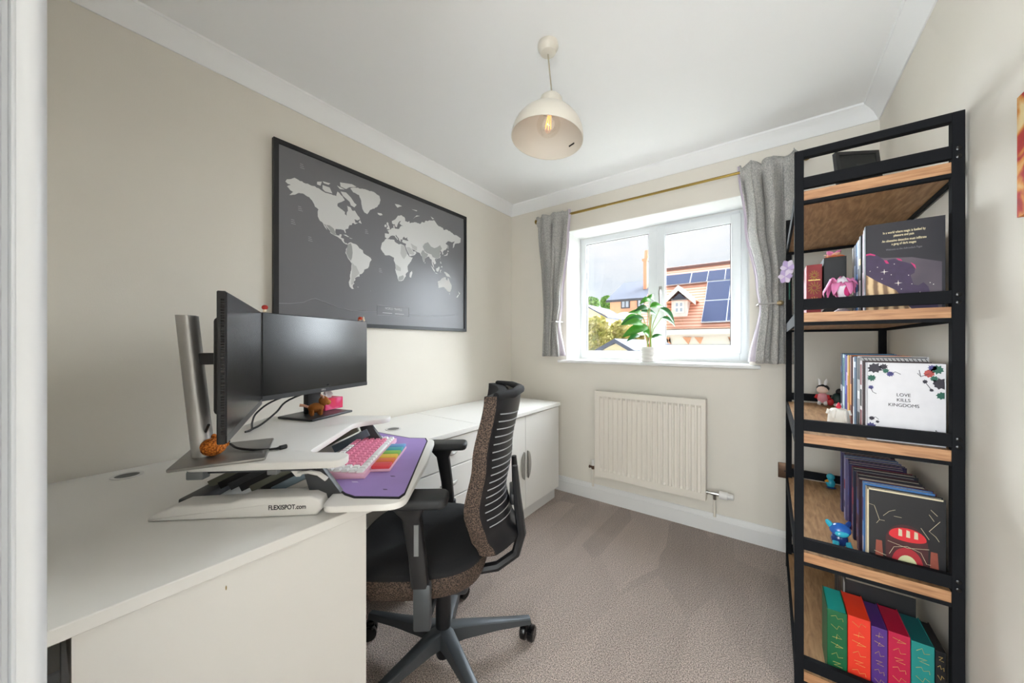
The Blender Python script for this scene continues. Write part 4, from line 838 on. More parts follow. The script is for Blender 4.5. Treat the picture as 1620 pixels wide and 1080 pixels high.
def L2(du, dv, dd=0): # picture-plane offset in px around pot top, metric
    k = 2.62 / F; return ex * (du * k) + ey * (.104 + dv * k) + fr * dd
specs = [((1024, 493), (1012, 477), (1031, 472), .5), ((1016, 497), (995, 491), (0, 0), 0)]
lv = [((1018, 500), (985, 509), .020, 'leaf_dark', .0), ((1014, 497), (996, 491), .020, 'leaf', .02), ((1022, 513), (988, 527), .026, 'leaf', .03), ((1012, 498), (986, 509), .022, 'leaf', -.02),
      ((1013, 510), (985, 509), .024, 'leaf', .05), ((1017, 514), (985, 527), .024, 'leaf', .03), ((1011, 526), (993, 533), .016, 'leaf_dark', .01), ((1028, 474), (1012, 478), .018, 'leaf', .0), ((1030, 475), (1020, 470), .022, 'leaf', .03),
      ((1026, 485), (1044, 483), .020, 'leaf', .02), ((1040, 486), (1060, 508), .020, 'leaf_dark', .03), ((1045, 500), (1064, 512), .016, 'leaf_dark', .0), ((1016, 490), (1040, 494), .018, 'leaf_dark', -.03), ((1015, 520), (1024, 528), .020, 'leaf', .03), ((1030, 530), (1046, 525), .010, 'leaf_dark', .0), ((1010, 500), (1016, 510), .014, 'leaf_dark', -.03), ((1020, 488), (1000, 490), .018, 'leaf_dark', .06)]
PT = (1026, 543.5)
for (a_, c_, wv, m, dd) in lv:
    leaf(L2(a_[0] - PT[0], PT[1] - a_[1], dd), L2((c_[0] - PT[0]) * 1.05, PT[1] - c_[1], dd + .02), wv * 1.45, m)
    if random.random() < .8: MB().tube([Vector((random.uniform(-.012, .012), random.uniform(-.012, .012), .088)), L2((a_[0] - PT[0]) * .35, (PT[1] - a_[1]) * .6, dd * .5), L2(a_[0] - PT[0], PT[1] - a_[1], dd)], [.0032, .0026, .0018], 6).build('stem', 'stem' if random.random() < .6 else 'stem_pink', plant)
for k in range(5): MB().tube([Vector((random.uniform(-.015, .015), random.uniform(-.015, .015), .088)), L2(random.uniform(-3, 3), 25, .0), L2(random.uniform(-5, 5), random.uniform(45, 62), 0)], [.004, .003, .002], 6).build('stem', 'stem_pink' if k % 2 else 'stem', plant)
# ------------------------------------------------------------------ bookcase (long side on the right wall, open end towards the door)
BX0, BX1, BY0, BY1 = .066, .436, 1.53, 2.372
SHZ = [.0707, .4713, .870, 1.2757, 1.6836]
bc = thing('bookcase', 'tall black metal bookcase with oak shelves against the right wall', 'bookcase', ((BX0 + BX1) / 2, (BY0 + BY1) / 2, 0))
BM = Matrix.Translation((-(BX0 + BX1) / 2, -(BY0 + BY1) / 2, 0)); pw = .0245
for (x, y) in ((BX0, BY0), (BX1 - pw, BY0), (BX0, BY1 - pw), (BX1 - pw, BY1 - pw)):
    po = MB().rbox(x, x + pw, y, y + pw, .001, 1.822, .0012, 1, BM).build('post', 'black_metal', bc)
    if y == BY0 and x > .2:
        for z in SHZ:
            for dz in (.012, .034):
                MB().lathe([(0, .0022), (.0035, .0022), (.006, .001), (.0065, 0)], 12, M=BM @ Matrix.Translation((x + pw / 2, y, z + dz)) @ Matrix.Rotation(pi / 2, 4, 'X')).build('bolt', 'black_gloss', po)
for y in (BY0, BY1 - pw): MB().box(BX0 + pw, BX1 - pw, y, y + pw, 1.822 - pw, 1.8215, BM).build('top_bar', 'black_metal', bc, smooth=0)
for z in SHZ:
    MB().box(BX0 + .010, BX1 - .010, BY0 + .006, BY1 - .006, z - .031, z, BM).build('shelf', 'oak', bc, smooth=0)
    MB().box(BX0 + pw, BX1 - pw, BY0 + .004, BY0 + .0058, z - .031, z, BM).build('shelf_edge', 'oak_edge', bc, smooth=0)
    for y in (BY0, BY1 - pw):
        MB().box(BX0 + pw, BX1 - pw, y + .002, y + .020, z + .010, z + .046, BM).build('end_rail', 'black_metal', bc, smooth=0)
        MB().box(BX0 + pw, BX1 - pw, y + .002, y + .020, z - .0425, z - .0315, BM).build('shelf_bearer', 'black_metal', bc, smooth=0)
    for x in (BX0 + .001, BX1 - .0095): MB().box(x, x + .0085, BY0 + pw, BY1 - pw, z - .0425, z, BM).build('side_bearer', 'black_metal', bc, smooth=0)

# ------------------------------------------------------------------ books
GOLD = mat('gold_ink', '#d7b866', .4, .3)
def cloth(c, r=.55): return mat('cover_' + c.strip('#'), c, r, var=.06, vscale=40)
def book(label, x0, y0, z, depth, thick, height, cover, spine=None, bands=(), tilt=0.0, group=None, face='x'):
    """spine towards -x (or towards the door for face 'y'); thickness runs along y (or x)"""
    rot = 0 if face == 'x' else -pi / 2
    t = thing('book', label, 'book', (x0, y0, z + .0005), 0, group)
    # local: spine plane at u=0, depth along u, thickness along v
    def B(u0, u1, v0, v1, z0, z1):
        return (u0, u1, v0, v1, z0, z1) if face == 'x' else (v0, v1, u0, u1, z0, z1)
    cv = cloth(cover); c = .0022
    b = MB(); b.box(*B(.001, depth, 0, c, 0, height)).box(*B(.001, depth, thick - c, thick, 0, height)); b.build('cover_boards', cv, t, smooth=0)
    s = MB().rbox(*B(0, .003, 0, thick, 0, height), r=.0012, seg=1).build('spine', cloth(spine or cover), t)
    MB().box(*B(.003, depth - .004, c, thick - c, .002, height - .003)).build('pages', 'paper', t, smooth=0)
    for (z0, z1, bc_) in bands:
        MB().box(*B(-.0004, .0004, thick * .12, thick * .88, z0 * height, z1 * height)).build('spine_print', bc_ if not isinstance(bc_, str) or bc_ in MATS else cloth(bc_), s, smooth=0)
    if tilt: t.rotation_euler = (tilt, 0, 0) if face == 'x' else (0, tilt, 0)
    return t
# second shelf
z = SHZ[3]; yb = 1.562
FB = book('black fantasy book with gold lettering and purple cloud art on its cover', .243, yb, z, .165, .022, .268, '#1d1b24', '#17161c')
def cover_poly(parent, pts, m, W, Hh, lvl=1, name='cover_art'):
    b = MB(); P = [Vector((.001 + x * (W - .001), -.0003 * lvl, y * Hh)) for x, y in pts]
    for t in tessellate_polygon([[Vector((p.x, p.z, 0)) for p in P]]):
        a, c, d = (P[i] for i in t); b.add([a, c, d], [(0, 1, 2)])
    return b.build(name, m, parent, smooth=0)
Wc, Hc = .165, .268
cover_poly(FB, [(.0, .0), (.96, .0), (.96, .50), (.60, .58), (.25, .60), (0, .64)], ramp_mat('dusk', 'noise', [(.3, '#3a3443'), (.7, '#6b6168')], .6, 6, (1, 1, 1), 0, 2), Wc, Hc, 1)
cover_poly(FB, [(0, .1), (0, .66), (.10, .665), (.18, .62), (.26, .56), (.30, .575), (.38, .58), (.44, .55), (.52, .53), (.60, .50), (.64, .46), (.63, .40), (.58, .38), (.60, .33), (.62, .27), (.68, .26), (.74, .29), (.80, .24), (.82, .17), (.88, .14), (.90, .08), (.92, .0), (.3, .0)], mat('cloud_purple', '#3a2a49', .6, var=.3, vscale=60), Wc, Hc, 2)
for pts in ([(0, .665), (.06, .67), (.13, .645), (.12, .635), (.05, .65), (0, .645)], [(.24, .575), (.28, .57), (.31, .53), (.27, .535)], [(.40, .585), (.46, .57), (.48, .545), (.43, .56)], [(.58, .525), (.64, .49), (.65, .44), (.625, .47)]):
    cover_poly(FB, pts, mat('cloud_pink', '#c02c6d', .6), Wc, Hc, 3)
cover_poly(FB, [(0, 0), (0, .42), (.16, .33), (.40, .22), (.46, .15), (.54, .05), (.60, 0)], ramp_mat('sand', 'wave', [(.2, '#7d624a'), (.5, '#b99670'), (.8, '#d9bd93')], .6, 14, (1, 1, 2.2), 0, 2, 2.0), Wc, Hc, 3)
mat('star', '#f5efe6', .5)
for (x, y, r_) in ((.25, .44, .10), (.43, .30, .10), (.70, .16, .10)):
    b = MB(); p = Vector((x * Wc, -.0014, y * Hc)); R_ = r_ * Wc * .55
    b.add([p + Vector((-R_, 0, 0)), p + Vector((0, 0, .0011)), p + Vector((R_, 0, 0)), p + Vector((0, 0, -.0011))], [(0, 1, 2, 3)]).add([p + Vector((0, 0, R_)), p + Vector((.0011, 0, 0)), p + Vector((0, 0, -R_)), p + Vector((-.0011, 0, 0))], [(0, 1, 2, 3)])
    b.build('cover_star', 'star', FB, smooth=0)
b = MB()
for (x, y) in ((.06, .46), (.16, .50), (.34, .40), (.47, .23), (.60, .28), (.56, .38), (.80, .12), (.66, .05), (.22, .36), (.86, .26), (.82, .28), (.38, .52), (.48, .14)):
    p = Vector((x * Wc, -.0014, y * Hc)); q = .0013; b.add([p + Vector((-q, 0, 0)), p + Vector((0, 0, q)), p + Vector((q, 0, 0)), p + Vector((0, 0, -q))], [(0, 1, 2, 3)])
b.build('cover_sparkles', 'star', FB, smooth=0)['kind'] = 'stuff'
CF = lambda x, zz: frame((x * Wc, -.0006, zz * Hc), (1, 0, 0), (0, 0, 1))
mat('gold_text', '#e6d6ae', .5); mat('grey_text', '#6f6b72', .6)
for k, (ln, zz) in enumerate((('In a world where magic is fuelled by', .885), ('pleasure and pain', .845), ('An obsessive detective must infiltrate', .790), ('a gang of dark mages', .750))): text('cover_text', ln, .0098, 'gold_text', FB, CF(.50, zz), sx=.62, bold=.0001)
text('cover_text', 'Welcome to the Adirondack Pages', .0085, 'grey_text', FB, CF(.50, .690), sx=.62)
y = yb + .024
for lab, cvr, sp, bands, hh, th in (('slim black book beside the purple cloud cover', '#1f1e22', '#d9cfd6', [(.1, .9, '#b99fb0')], .264, .016), ('book with a plum spine on the second shelf', '#2c2130', '#5b3a55', [(.15, .5, '#c9b9c4'), (.6, .9, '#33202f')], .258, .022), ('book with a charcoal and white spine on the second shelf', '#202226', '#3a3d44', [(.2, .42, '#dfe1e4'), (.62, .7, 'gold_ink')], .256, .026), ('pale grey book on the second shelf', '#8e9298', '#aeb2b6', [(.3, .6, '#43474d')], .250, .024), ('bright blue book with white clouds on the second shelf', '#1f5f9e', '#2f7cc0', [(.12, .30, '#cfe3f2'), (.55, .8, '#174a80')], .250, .030), ('navy book between the blue and grey books', '#1b2740', '#22314f', [(.4, .7, '#8fa6c4')], .246, .026), ('grey-brown book next to the thick black tome', '#5c5651', '#77706a', [(.3, .5, '#c9c0b2')], .244, .028)):
    book(lab, .243 + random.uniform(-.002, .003), y, z, .15, th, hh, cvr, sp, bands); y += th + .003
book('thick black tome with a ridged blank spine', .171, 1.86, z, .16, .066, .236, '#121214', '#121214', [(.06, .94, '#1a1a1d')], face='y')
rb_ = book('red and gold ornate book beside the black tome', .118, 1.86, z, .15, .048, .214, '#8e2328', '#9c2a2f', [(.02, .10, 'gold_ink'), (.70, .72, 'gold_ink')], face='y')
for (zc_, s_) in ((.30, 1.0), (.56, 1.2), (.80, .9)):
    b = MB(); m_ = .024
    for k in range(12):
        a_ = 2 * pi * k / 12; b.tube([Vector((m_ + .006 * s_ * cos(a_), -.0006, .214 * zc_ + .006 * s_ * sin(a_))), Vector((m_ + .017 * s_ * cos(a_ + .5), -.0006, .214 * zc_ + .022 * s_ * sin(a_ + .5)))], .0011, 4)
    b.build('gilt_ornament', 'gold_ink', rb_, smooth=0)['kind'] = 'stuff'
def flower(name, label, loc, r_, petals, cols, h=.0):
    t = thing(name, label, 'ornament', loc)
    for k in range(petals):
        a_ = 2 * pi * k / petals + (k % 2) * .3; up = .35 + .5 * (k % 3) / 2
        def fn(i, j):
            s = 2 * i - 1; w_ = r_ * .42 * sin(pi * (j * .85 + .1)); rad_ = r_ * j * cos(up); zz = h + r_ * (sin(up) * j * 1.1 - .35 * j * j * (1 - up))
            return (cos(a_) * rad_ - sin(a_) * s * w_, sin(a_) * rad_ + cos(a_) * s * w_, zz + abs(s) * w_ * .3 + .001)
        b = MB(); b.grid(fn, 5, 7); o = b.build('petal', cols[k % len(cols)], t, 80); o.modifiers.new('t', 'SOLIDIFY').thickness = .0012
    return t
for nm, c in (('coral', '#f08a5e'), ('peach', '#f5c3a5'), ('petal_pink', '#e887b8'), ('hot_pink', '#e23b86'), ('petal_white', '#efe6ee'), ('lilac', '#cbb6e2'), ('lilac_light', '#e6dcf0')): mat(nm, c, .5, var=.1, vscale=60)
fl_ = flower('coral_flower', 'coral and peach flower ornament on top of the black tome', (.204, 1.90, z + .2375), .036, 9, ['coral', 'peach', 'petal_pink'])
MB().ball((0, 0, .012), (.010, .010, .012), 10).build('centre', 'coral', fl_)
ir = thing('iris_ornament', 'pink and white iris flower ornament in front of the black tome', 'ornament', (.205, 1.70, z + .0008))
MB().lathe([(0, 0), (.030, 0), (.026, .008), (.010, .020), (.008, .050), (0, .052)], 16).build('foot', 'petal_white', ir)
def ipetal(a_, prof_, wmax, m, nm):
    # prof_: (radius, height) spine of the petal from its root to its tip
    n_ = len(prof_) - 1
    def fn(i, j):
        t = j * n_; k = min(int(t), n_ - 1); f = t - k; r0 = prof_[k][0] + (prof_[k + 1][0] - prof_[k][0]) * f; z0_ = prof_[k][1] + (prof_[k + 1][1] - prof_[k][1]) * f
        s = 2 * i - 1; w_ = wmax * sin(pi * (.10 + .85 * j)) ; ruf = .004 * sin(9 * j + 5 * s) * abs(s)
        return (cos(a_) * (r0 - abs(s) * w_ * .25) - sin(a_) * s * w_, sin(a_) * (r0 - abs(s) * w_ * .25) + cos(a_) * s * w_, z0_ + ruf)
    b = MB(); b.grid(fn, 6, 12); o = b.build(nm, m, ir, 80); o.modifiers.new('t', 'SOLIDIFY').thickness = .0015
for k in range(7): ipetal(-pi / 2 + .35 + k * 2 * pi / 7, [(.006, .045), (.018, .090 + .012 * (k % 3)), (.032, .110 + .010 * (k % 3)), (.043, .104), (.050 + .004 * (k % 2), .080), (.050, .066)], .013 + .002 * (k % 2), 'petal_pink', 'fall_petal')
for k in range(3): ipetal(-pi / 2 + k * 2 * pi / 3, [(.006, .045), (.022, .075), (.026, .100), (.016, .122), (.004, .132)], .017, 'petal_pink' if k else 'petal_white', 'standard_petal')
for k in range(4): ipetal(-pi / 2 - .1 + k * pi / 2, [(.006, .044), (.028, .050), (.046, .034), (.056, .014)], .018, 'petal_white', 'lower_petal')
MB().ball((.012, -.016, .082), (.012, .012, .020), 12).build('centre', 'hot_pink', ir)
# third shelf
z = SHZ[2]
LB = book('white book titled LOVE KILLS KINGDOMS with dark flowers in its corners', .246, 1.562, z, .163, .024, .242, '#d6d4d8', '#cfccd1')
Wl, Hl = .163, .242
LF = lambda x, zz: frame((x * Wl, -.0006, zz * Hl), (1, 0, 0), (0, 0, 1))
for ln, zz in (('LOVE', .60), ('KILLS', .535), ('KINGDOMS', .47)): text('cover_text', ln, .0135, 'ink', LB, LF(.485, zz), sx=.92)
for nm, c in (('rose_dark', '#2b2733'), ('rose_red', '#a8443f'), ('leaf_green', '#1f5a4a'), ('bloom_blue', '#423f78')): mat(nm, c, .6, var=.2, vscale=90)
def blob(parent, x, zz, r_, m, lvl=2, W=Wl, Hh=Hl, n=9):
    rnd = random.Random(int(x * 9973 + zz * 7919)); pts = []
    for k in range(n * 2):
        a_ = pi * k / n; q = r_ * (1 if k % 2 else .72) * rnd.uniform(.85, 1.1); pts.append((x + q * cos(a_) / W, zz + q * sin(a_) / Hh))
    cover_poly(parent, [(min(.985, max(.0, a_)), min(.995, max(.005, c_))) for a_, c_ in pts], m, W, Hh, lvl)
for (x, zz, r_, m) in ((.10, .93, .018, 'rose_dark'), (.22, .95, .010, 'rose_dark'), (.06, .80, .011, 'leaf_green'), (.25, .90, .008, 'leaf_green'), (.31, .86, .009, 'bloom_blue'), (.05, .68, .007, 'bloom_blue'),
                       (.90, .93, .014, 'leaf_green'), (.80, .88, .013, 'rose_red'), (.93, .76, .017, 'rose_dark'), (.95, .62, .012, 'leaf_green'), (.84, .95, .010, 'bloom_blue'), (.86, .82, .009, 'leaf_green'), (.75, .78, .006, 'rose_dark'), (.83, .68, .005, 'rose_dark'),
                       (.05, .18, .012, 'bloom_blue'), (.10, .08, .011, 'leaf_green'), (.17, .05, .009, 'rose_dark'), (.06, .28, .007, 'rose_dark'), (.14, .24, .005, 'rose_dark'), (.27, .05, .007, 'rose_dark'), (.93, .15, .006, 'bloom_blue'), (.96, .06, .006, 'rose_dark')): blob(LB, x, zz, r_, m)
b = MB()
for pts in ([(.31, .86), (.38, .89), (.45, .86)], [(.05, .68), (.08, .62), (.13, .60)], [(.80, .88), (.70, .84), (.66, .88)], [(.75, .78), (.80, .72), (.83, .68)], [(.06, .28), (.12, .30), (.16, .27)], [(.93, .15), (.88, .20), (.90, .08)], [(.17, .05), (.3, .03), (.5, .035), (.52, .06)], [(.70, .84), (.68, .92)]):
    b.tube([Vector((x * Wl, -.0005, zz * Hl)) for x, zz in pts], .0007, 4)
b.build('cover_twigs', 'rose_dark', LB, smooth=0)['kind'] = 'stuff'
y = 1.588
for lab, cvr, sp, bands, hh, th, dp in (('book with a red and black floral spine behind the white book', '#3b2b2e', '#ded6d8', [(.05, .35, '#7a2a33'), (.4, .62, '#2c2326'), (.68, .95, '#8e3a40')], .246, .030, .150), ('grey book with black filigree pattern and a white diamond on the spine', '#b7b5b6', '#a9a8aa', [(.02, .28, '#2a2a2d'), (.45, .55, '#efeff0'), (.70, .98, '#2a2a2d')], .260, .040, .152), ('dark slate book on the third shelf', '#2c3340', '#343d4c', [(.2, .8, '#3d4757')], .257, .036, .150), ('steel blue book with pale edges on the third shelf', '#44617a', '#4c6a84', [(.85, .93, '#cfd8df')], .256, .038, .150), ('white book next to the maroon book', '#d9d4d0', '#e6e1dd', [(.3, .7, '#9a958f')], .253, .022, .15), ('dark maroon book on the third shelf', '#4a1a16', '#57201a', [(.3, .6, '#c98b4a')], .256, .030, .150), ('orange book on the third shelf', '#d9701f', '#e07d24', [(.1, .9, '#e89a4a')], .258, .026, .150), ('cream and gold book beside the orange book', '#e2b25a', '#ecc57a', [(.3, .7, '#d6973a')], .258, .026, .15), ('purple book with lilac band on the third shelf', '#4a2a78', '#57338c', [(.55, .75, '#b9a2d8')], .254, .034, .150), ('royal blue book on the third shelf', '#26307e', '#2e3a94', [(.4, .6, '#5e73c8')], .258, .034, .150), ('white and teal book on the third shelf', '#8fb5bd', '#c7d9db', [(.5, .95, '#2f6d78'), (.05, .2, '#a3b7ba')], .258, .038, .150), ('light blue book on the third shelf', '#5f9cc4', '#7db4d6', [(.2, .5, '#dbe9f1')], .260, .022, .150), ('navy book with white specks at the end of the third shelf row', '#1c2236', '#232b45', [(.05, .2, '#d7dbe2'), (.4, .5, '#c7cbd6'), (.7, .8, '#4b5a86')], .262, .034, .150)):
    bk = book(lab, .240 + random.uniform(-.002, .002), y, z, dp, th, hh, cvr, sp, bands); y += th + .0025
    if 'filigree' in lab:
        b = MB()
        for k in range(16):
            x = .008 + .136 * k / 15; b.tube([Vector((x, -.0005, hh - .006)), Vector((x + .006, -.0005, hh - .016)), Vector((x + .002, -.0005, hh - .022))], .0009, 4)
        b.tube([Vector((.004, -.0005, hh - .003)), Vector((.148, -.0005, hh - .003))], .0014, 4); b.build('cover_filigree', 'ink', bk, smooth=0)['kind'] = 'stuff'
cn = thing('candle', 'white wax candle ornament with a red tip in front of the book row', 'candle', (.196, 1.70, z + .0006))
b = MB(); b.lathe([(0, 0), (.030, 0), (.031, .02), (.029, .045), (.026, .062), (.020, .070), (0, .072)], 18); b.build('body', mat('wax', '#ece6dd', .55, bump=.2, scale=60), cn, 60)
for k in range(6):
    a_ = k * 1.05; MB().tube([(.026 * cos(a_), .026 * sin(a_), .066), (.031 * cos(a_), .031 * sin(a_), .05 - .02 * (k % 3) / 2)], [.005, .004], 8).build('wax_drip', 'wax', cn)
b = MB(); b.lathe([(0, .071), (.006, .072), (.008, .079), (.004, .088), (0, .094)], 14); b.build('tip', mat('tip_red', '#d22f45', .4), cn)
rbt = thing('rabbit_doll', 'small doll figurine with white rabbit ears and black hair', 'figurine', (.206, 2.29, z + .0006), radians(-10))
for nm, c in (('doll_hair', '#1c1a1d'), ('doll_skin', '#f0d3c4'), ('doll_pink', '#e69aa3'), ('doll_red', '#c3272f'), ('doll_white', '#f1ecea'), ('doll_green', '#28423d')): mat(nm, c, .45)
MB().ball((0, 0, .038), (.022, .018, .026), 14).build('body', 'doll_pink', rbt)
MB().ball((0, -.004, .078), (.022, .020, .020), 14).build('head', 'doll_skin', rbt)
MB().ball((.001, .003, .084), (.025, .022, .019), 14).build('hair', 'doll_hair', rbt)
for s in (-1, 1):
    MB().tube([(s * .009, 0, .098), (s * .012, 0, .118), (s * .015, 0, .130)], [.005, .006, .002], 8).build('ear', 'doll_white', rbt)
    MB().tube([(s * .018, 0, .050), (s * .026, -.010, .036)], [.007, .006], 8).build('arm', 'doll_red', rbt)
    MB().tube([(s * .010, -.002, .020), (s * .012, -.014, .006)], [.008, .007], 8).build('leg', 'doll_white', rbt)
MB().ball((.028, .002, .020), (.014, .012, .018), 10).build('bag', 'doll_red', rbt)
dk = thing('dark_figurine', 'dark green and black round figurine beside the rabbit doll', 'figurine', (.262, 2.30, z + .0006))
MB().ball((0, 0, .032), (.026, .022, .032), 14).build('body', 'doll_green', dk); MB().ball((.008, 0, .070), (.016, .014, .016), 12).build('head', 'doll_hair', dk)
MB().ball((-.006, -.016, .008), (.012, .010, .008), 10).build('foot', 'doll_white', dk)
# fourth shelf
z = SHZ[1]
DB = book('black book with a red arched hall drawn on its cover', .246, 1.562, z, .163, .024, .246, '#19171a', '#c9b79c')
Wd, Hd = .163, .246
mat('arch_red', '#a3202b', .6); mat('arch_dark', '#43191c', .6, var=.2, vscale=50); mat('arch_cream', '#c7c79a', .6); mat('pillar', '#8a4434', .6, var=.3, vscale=30); mat('bright_red', '#d0222b', .55); mat('cream_line', '#cfc2a4', .6)
cover_poly(DB, [(.0, .98), (.97, .98), (.97, 1), (0, 1)], 'cream_line', Wd, Hd, 2); cover_poly(DB, [(0, 0), (.02, 0), (.02, 1), (0, 1)], 'cream_line', Wd, Hd, 2)
cover_poly(DB, [(.25, 0), (.25, .40)] + [(.52 - .27 * cos(pi * k / 12), .40 + .22 * sin(pi * k / 12)) for k in range(13)] + [(.79, .0)], 'arch_dark', Wd, Hd, 1)
for s, x in ((1, .10), (-1, .80)): cover_poly(DB, [(x, 0), (x + .02, .36), (x + .10, .36), (x + .13, 0)], 'pillar', Wd, Hd, 2)
cover_poly(DB, [(.53 - .24 * cos(pi * k / 12), .47 + .11 * sin(pi * k / 12)) for k in range(13)] + [(.53 + .24 * cos(pi * k / 12), .47 - .055 * sin(pi * k / 12)) for k in range(13)], 'bright_red', Wd, Hd, 3)
for x in (.44, .54, .64): cover_poly(DB, [(x - .025, .47), (x + .025, .47), (x + .022, .55), (x - .022, .56)], 'cream_line', Wd, Hd, 4)
cover_poly(DB, [(.33, 0), (.33, .14)] + [(.53 - .20 * cos(pi * k / 12), .14 + .20 * sin(pi * k / 12)) for k in range(13)] + [(.73, 0)], 'arch_red', Wd, Hd, 3)
cover_poly(DB, [(.40, 0), (.40, .12)] + [(.53 - .13 * cos(pi * k / 12), .12 + .13 * sin(pi * k / 12)) for k in range(13)] + [(.66, 0)], 'arch_cream', Wd, Hd, 4)
b = MB()
for pts in ([(.03, .80), (.10, .79), (.17, .62), (.13, .57)], [(.17, .62), (.24, .62)], [(.22, .68), (.30, .75), (.38, .78)], [(.88, .55), (.80, .60), (.93, .74)], [(.88, .55), (.92, .50)], [(.70, .62), (.80, .50)], [(.82, .86), (.90, .80)], [(.80, .80), (.86, .73)], [(.28, .38), (.53, .34), (.80, .38)], [(.30, .22), (.36, .32), (.53, .36), (.70, .32), (.77, .20), (.82, .20)], [(.10, .22), (.26, .19)], [(.80, .14), (.96, .14)], [(.36, .70), (.46, .70)]):
    b.tube([Vector((x * Wd, -.0014, zz * Hd)) for x, zz in pts], .0006, 4)
b.build('cover_lines', 'cream_line', DB, smooth=0)['kind'] = 'stuff'
y = 1.589
cols = [('blue', '#3f6fa8', '#5a8cc4', .252), ('crimson', '#5a1220', '#7a1a2c', .246), ('dark plum', '#2a1424', '#3a1c32', .246), ('black', '#141318', '#1c1a22', .250), ('wine red', '#4c0f1c', '#67142a', .244), ('midnight blue', '#161b33', '#1f2748', .246), ('black and silver', '#18181c', '#3a3a44', .248), ('ruby red', '#6b1220', '#8c1a2e', .243), ('indigo', '#231c4a', '#31296a', .247), ('violet', '#3a2460', '#4d3180', .247), ('ink blue', '#1a2242', '#26335e', .246), ('lavender grey', '#6c6790', '#8984ae', .245), ('pale blue', '#5b7ba4', '#86a4c8', .246), ('aubergine', '#2c1838', '#3f2450', .248), ('slate purple', '#3f3a5c', '#565080', .247), ('charcoal', '#1f1f24', '#2c2c33', .244)]
for i, (nm, cvr, sp, hh) in enumerate(cols):
    th = .022 + .010 * ((i * 7) % 5) / 4
    bk = book('%s book in the dark row on the fourth shelf' % nm, .243 + .004 * sin(i * 2.1), y, z, .152 + .006 * sin(i * 1.3), th, hh, cvr, sp, [(.12 + .04 * (i % 3), .30, '#b9b3c6' if i % 3 == 0 else '#74204a' if i % 3 == 1 else '#2b3a6a'), (.5, .8 - .05 * (i % 4), '#8c2238' if i % 2 else '#3d4a8c')]); y += th + .0025
for nm, c in (('fig_navy', '#1b3a78'), ('fig_blue', '#2a62b4'), ('fig_cyan', '#39b4cf')): mat(nm, c, .22, coat=.4)
bf = thing('dragon_figurine', 'glossy blue and turquoise creature figurine in front of the dark books', 'figurine', (.192, 1.648, z + .0006), radians(200))
MB().ball((0, 0, .026), (.024, .020, .026), 14).build('body', 'fig_navy', bf); MB().ball((0, .004, .060), (.030, .024, .022), 16).build('head', 'fig_blue', bf)
MB().ball((.004, .022, .054), (.020, .010, .011), 12).build('muzzle', 'fig_cyan', bf)
for s in (-1, 1):
    MB().tube([(s * .022, -.004, .068), (s * .030, -.006, .080), (s * .033, -.008, .086)], [.009, .008, .004], 8).build('horn', 'fig_cyan' if s > 0 else 'fig_navy', bf)
    MB().tube([(s * .016, .012, .024), (s * .020, .020, .006)], [.009, .008], 8).build('leg', 'fig_cyan', bf)
tf = thing('bird_figurine', 'small turquoise and yellow figurine at the back of the fourth shelf', 'figurine', (.236, 2.30, z + .0006))
MB().ball((0, 0, .022), (.018, .018, .022), 12).build('body', 'fig_cyan', tf); MB().ball((0, -.004, .054), (.016, .016, .016), 12).build('head', 'fig_cyan', tf)
MB().tube([(-.012, -.016, .036), (-.022, -.022, .034)], [.007, .004], 8).build('beak', mat('fig_yellow', '#e0a53a', .4), tf); MB().ball((0, -.012, .004), (.020, .014, .004), 10).build('foot', 'fig_navy', tf)
# bottom shelf
z = SHZ[0]
xs = [.152, .202, .256, .293, .341, .389, .411]
glyph = [[(-1, .2), (-.2, .9), (.1, -.2), (.9, .5), (1, -.6)], [(-1, .6), (0, -.7), (.3, .8), (1, .1)], [(-.8, -.5), (.8, -.4), (0, .9), (-.1, -.9)], [(-1, .7), (1, -.1), (-.3, -.6), (.1, .6)], [(-.9, -.4), (-.1, .8), (.2, -.8), (1, -.3)], [(-.7, .5), (.6, .6), (-.5, -.5), (.9, -.7)]]
for i, (nm, cs, ct) in enumerate((('green', '#14603a', '#22a39a'), ('orange-red', '#e63a26', '#ef3f22'), ('purple', '#55307f', '#4d2a74'), ('crimson', '#bb1742', '#b01338'), ('teal', '#1a8580', '#0f5d60'), ('black', '#161518', '#131215'))):
    bx, bw = xs[i], xs[i + 1] - xs[i] - .0015
    hh = (.222, .224, .214, .216, .210, .205)[i]
    bk = thing('boxed_book', '%s book with gold symbols down its spine on the bottom shelf' % nm, 'book', (bx, 1.562, z + .0006), 0, 'symbol-spined books on the bottom shelf')
    cv = cloth(cs, .42); ctm = cloth(ct, .35)
    b = MB(); b.box(0, .0022, .001, .142, 0, hh).box(bw - .0022, bw, .001, .142, 0, hh); b.build('cover_boards', cv, bk, smooth=0)
    sp = MB().rbox(0, bw, 0, .003, 0, hh, .001, 1).build('spine', cv, bk)
    MB().box(.0022, bw - .0022, .003, .139, .002, hh - .002).build('page_block', ctm, bk, smooth=0)
    for k in range(7):
        zc_ = hh * (.90 - .135 * k); g = glyph[(k + i) % 6]; b = MB()
        b.tube([Vector((bw / 2 + gx * bw * .30, -.0004, zc_ + gz * .009)) for gx, gz in g], .0007, 4); b.build('symbol', 'gold_ink', sp, smooth=0)
y = 1.715
for i, (nm, c, th) in enumerate((('black', '#131316', .05), ('dark brown', '#2b1d16', .05), ('very dark red', '#2e1114', .045), ('dark grey', '#26262a', .05), ('deep navy', '#141a2a', .05))):
    book('%s book standing behind the symbol-spined books' % nm, .215, y, z, .17, th, .262 - .004 * i, c, c, [(.74, .94, '#c9c9cc' if i == 0 else '#54483c')]); y += th + .003
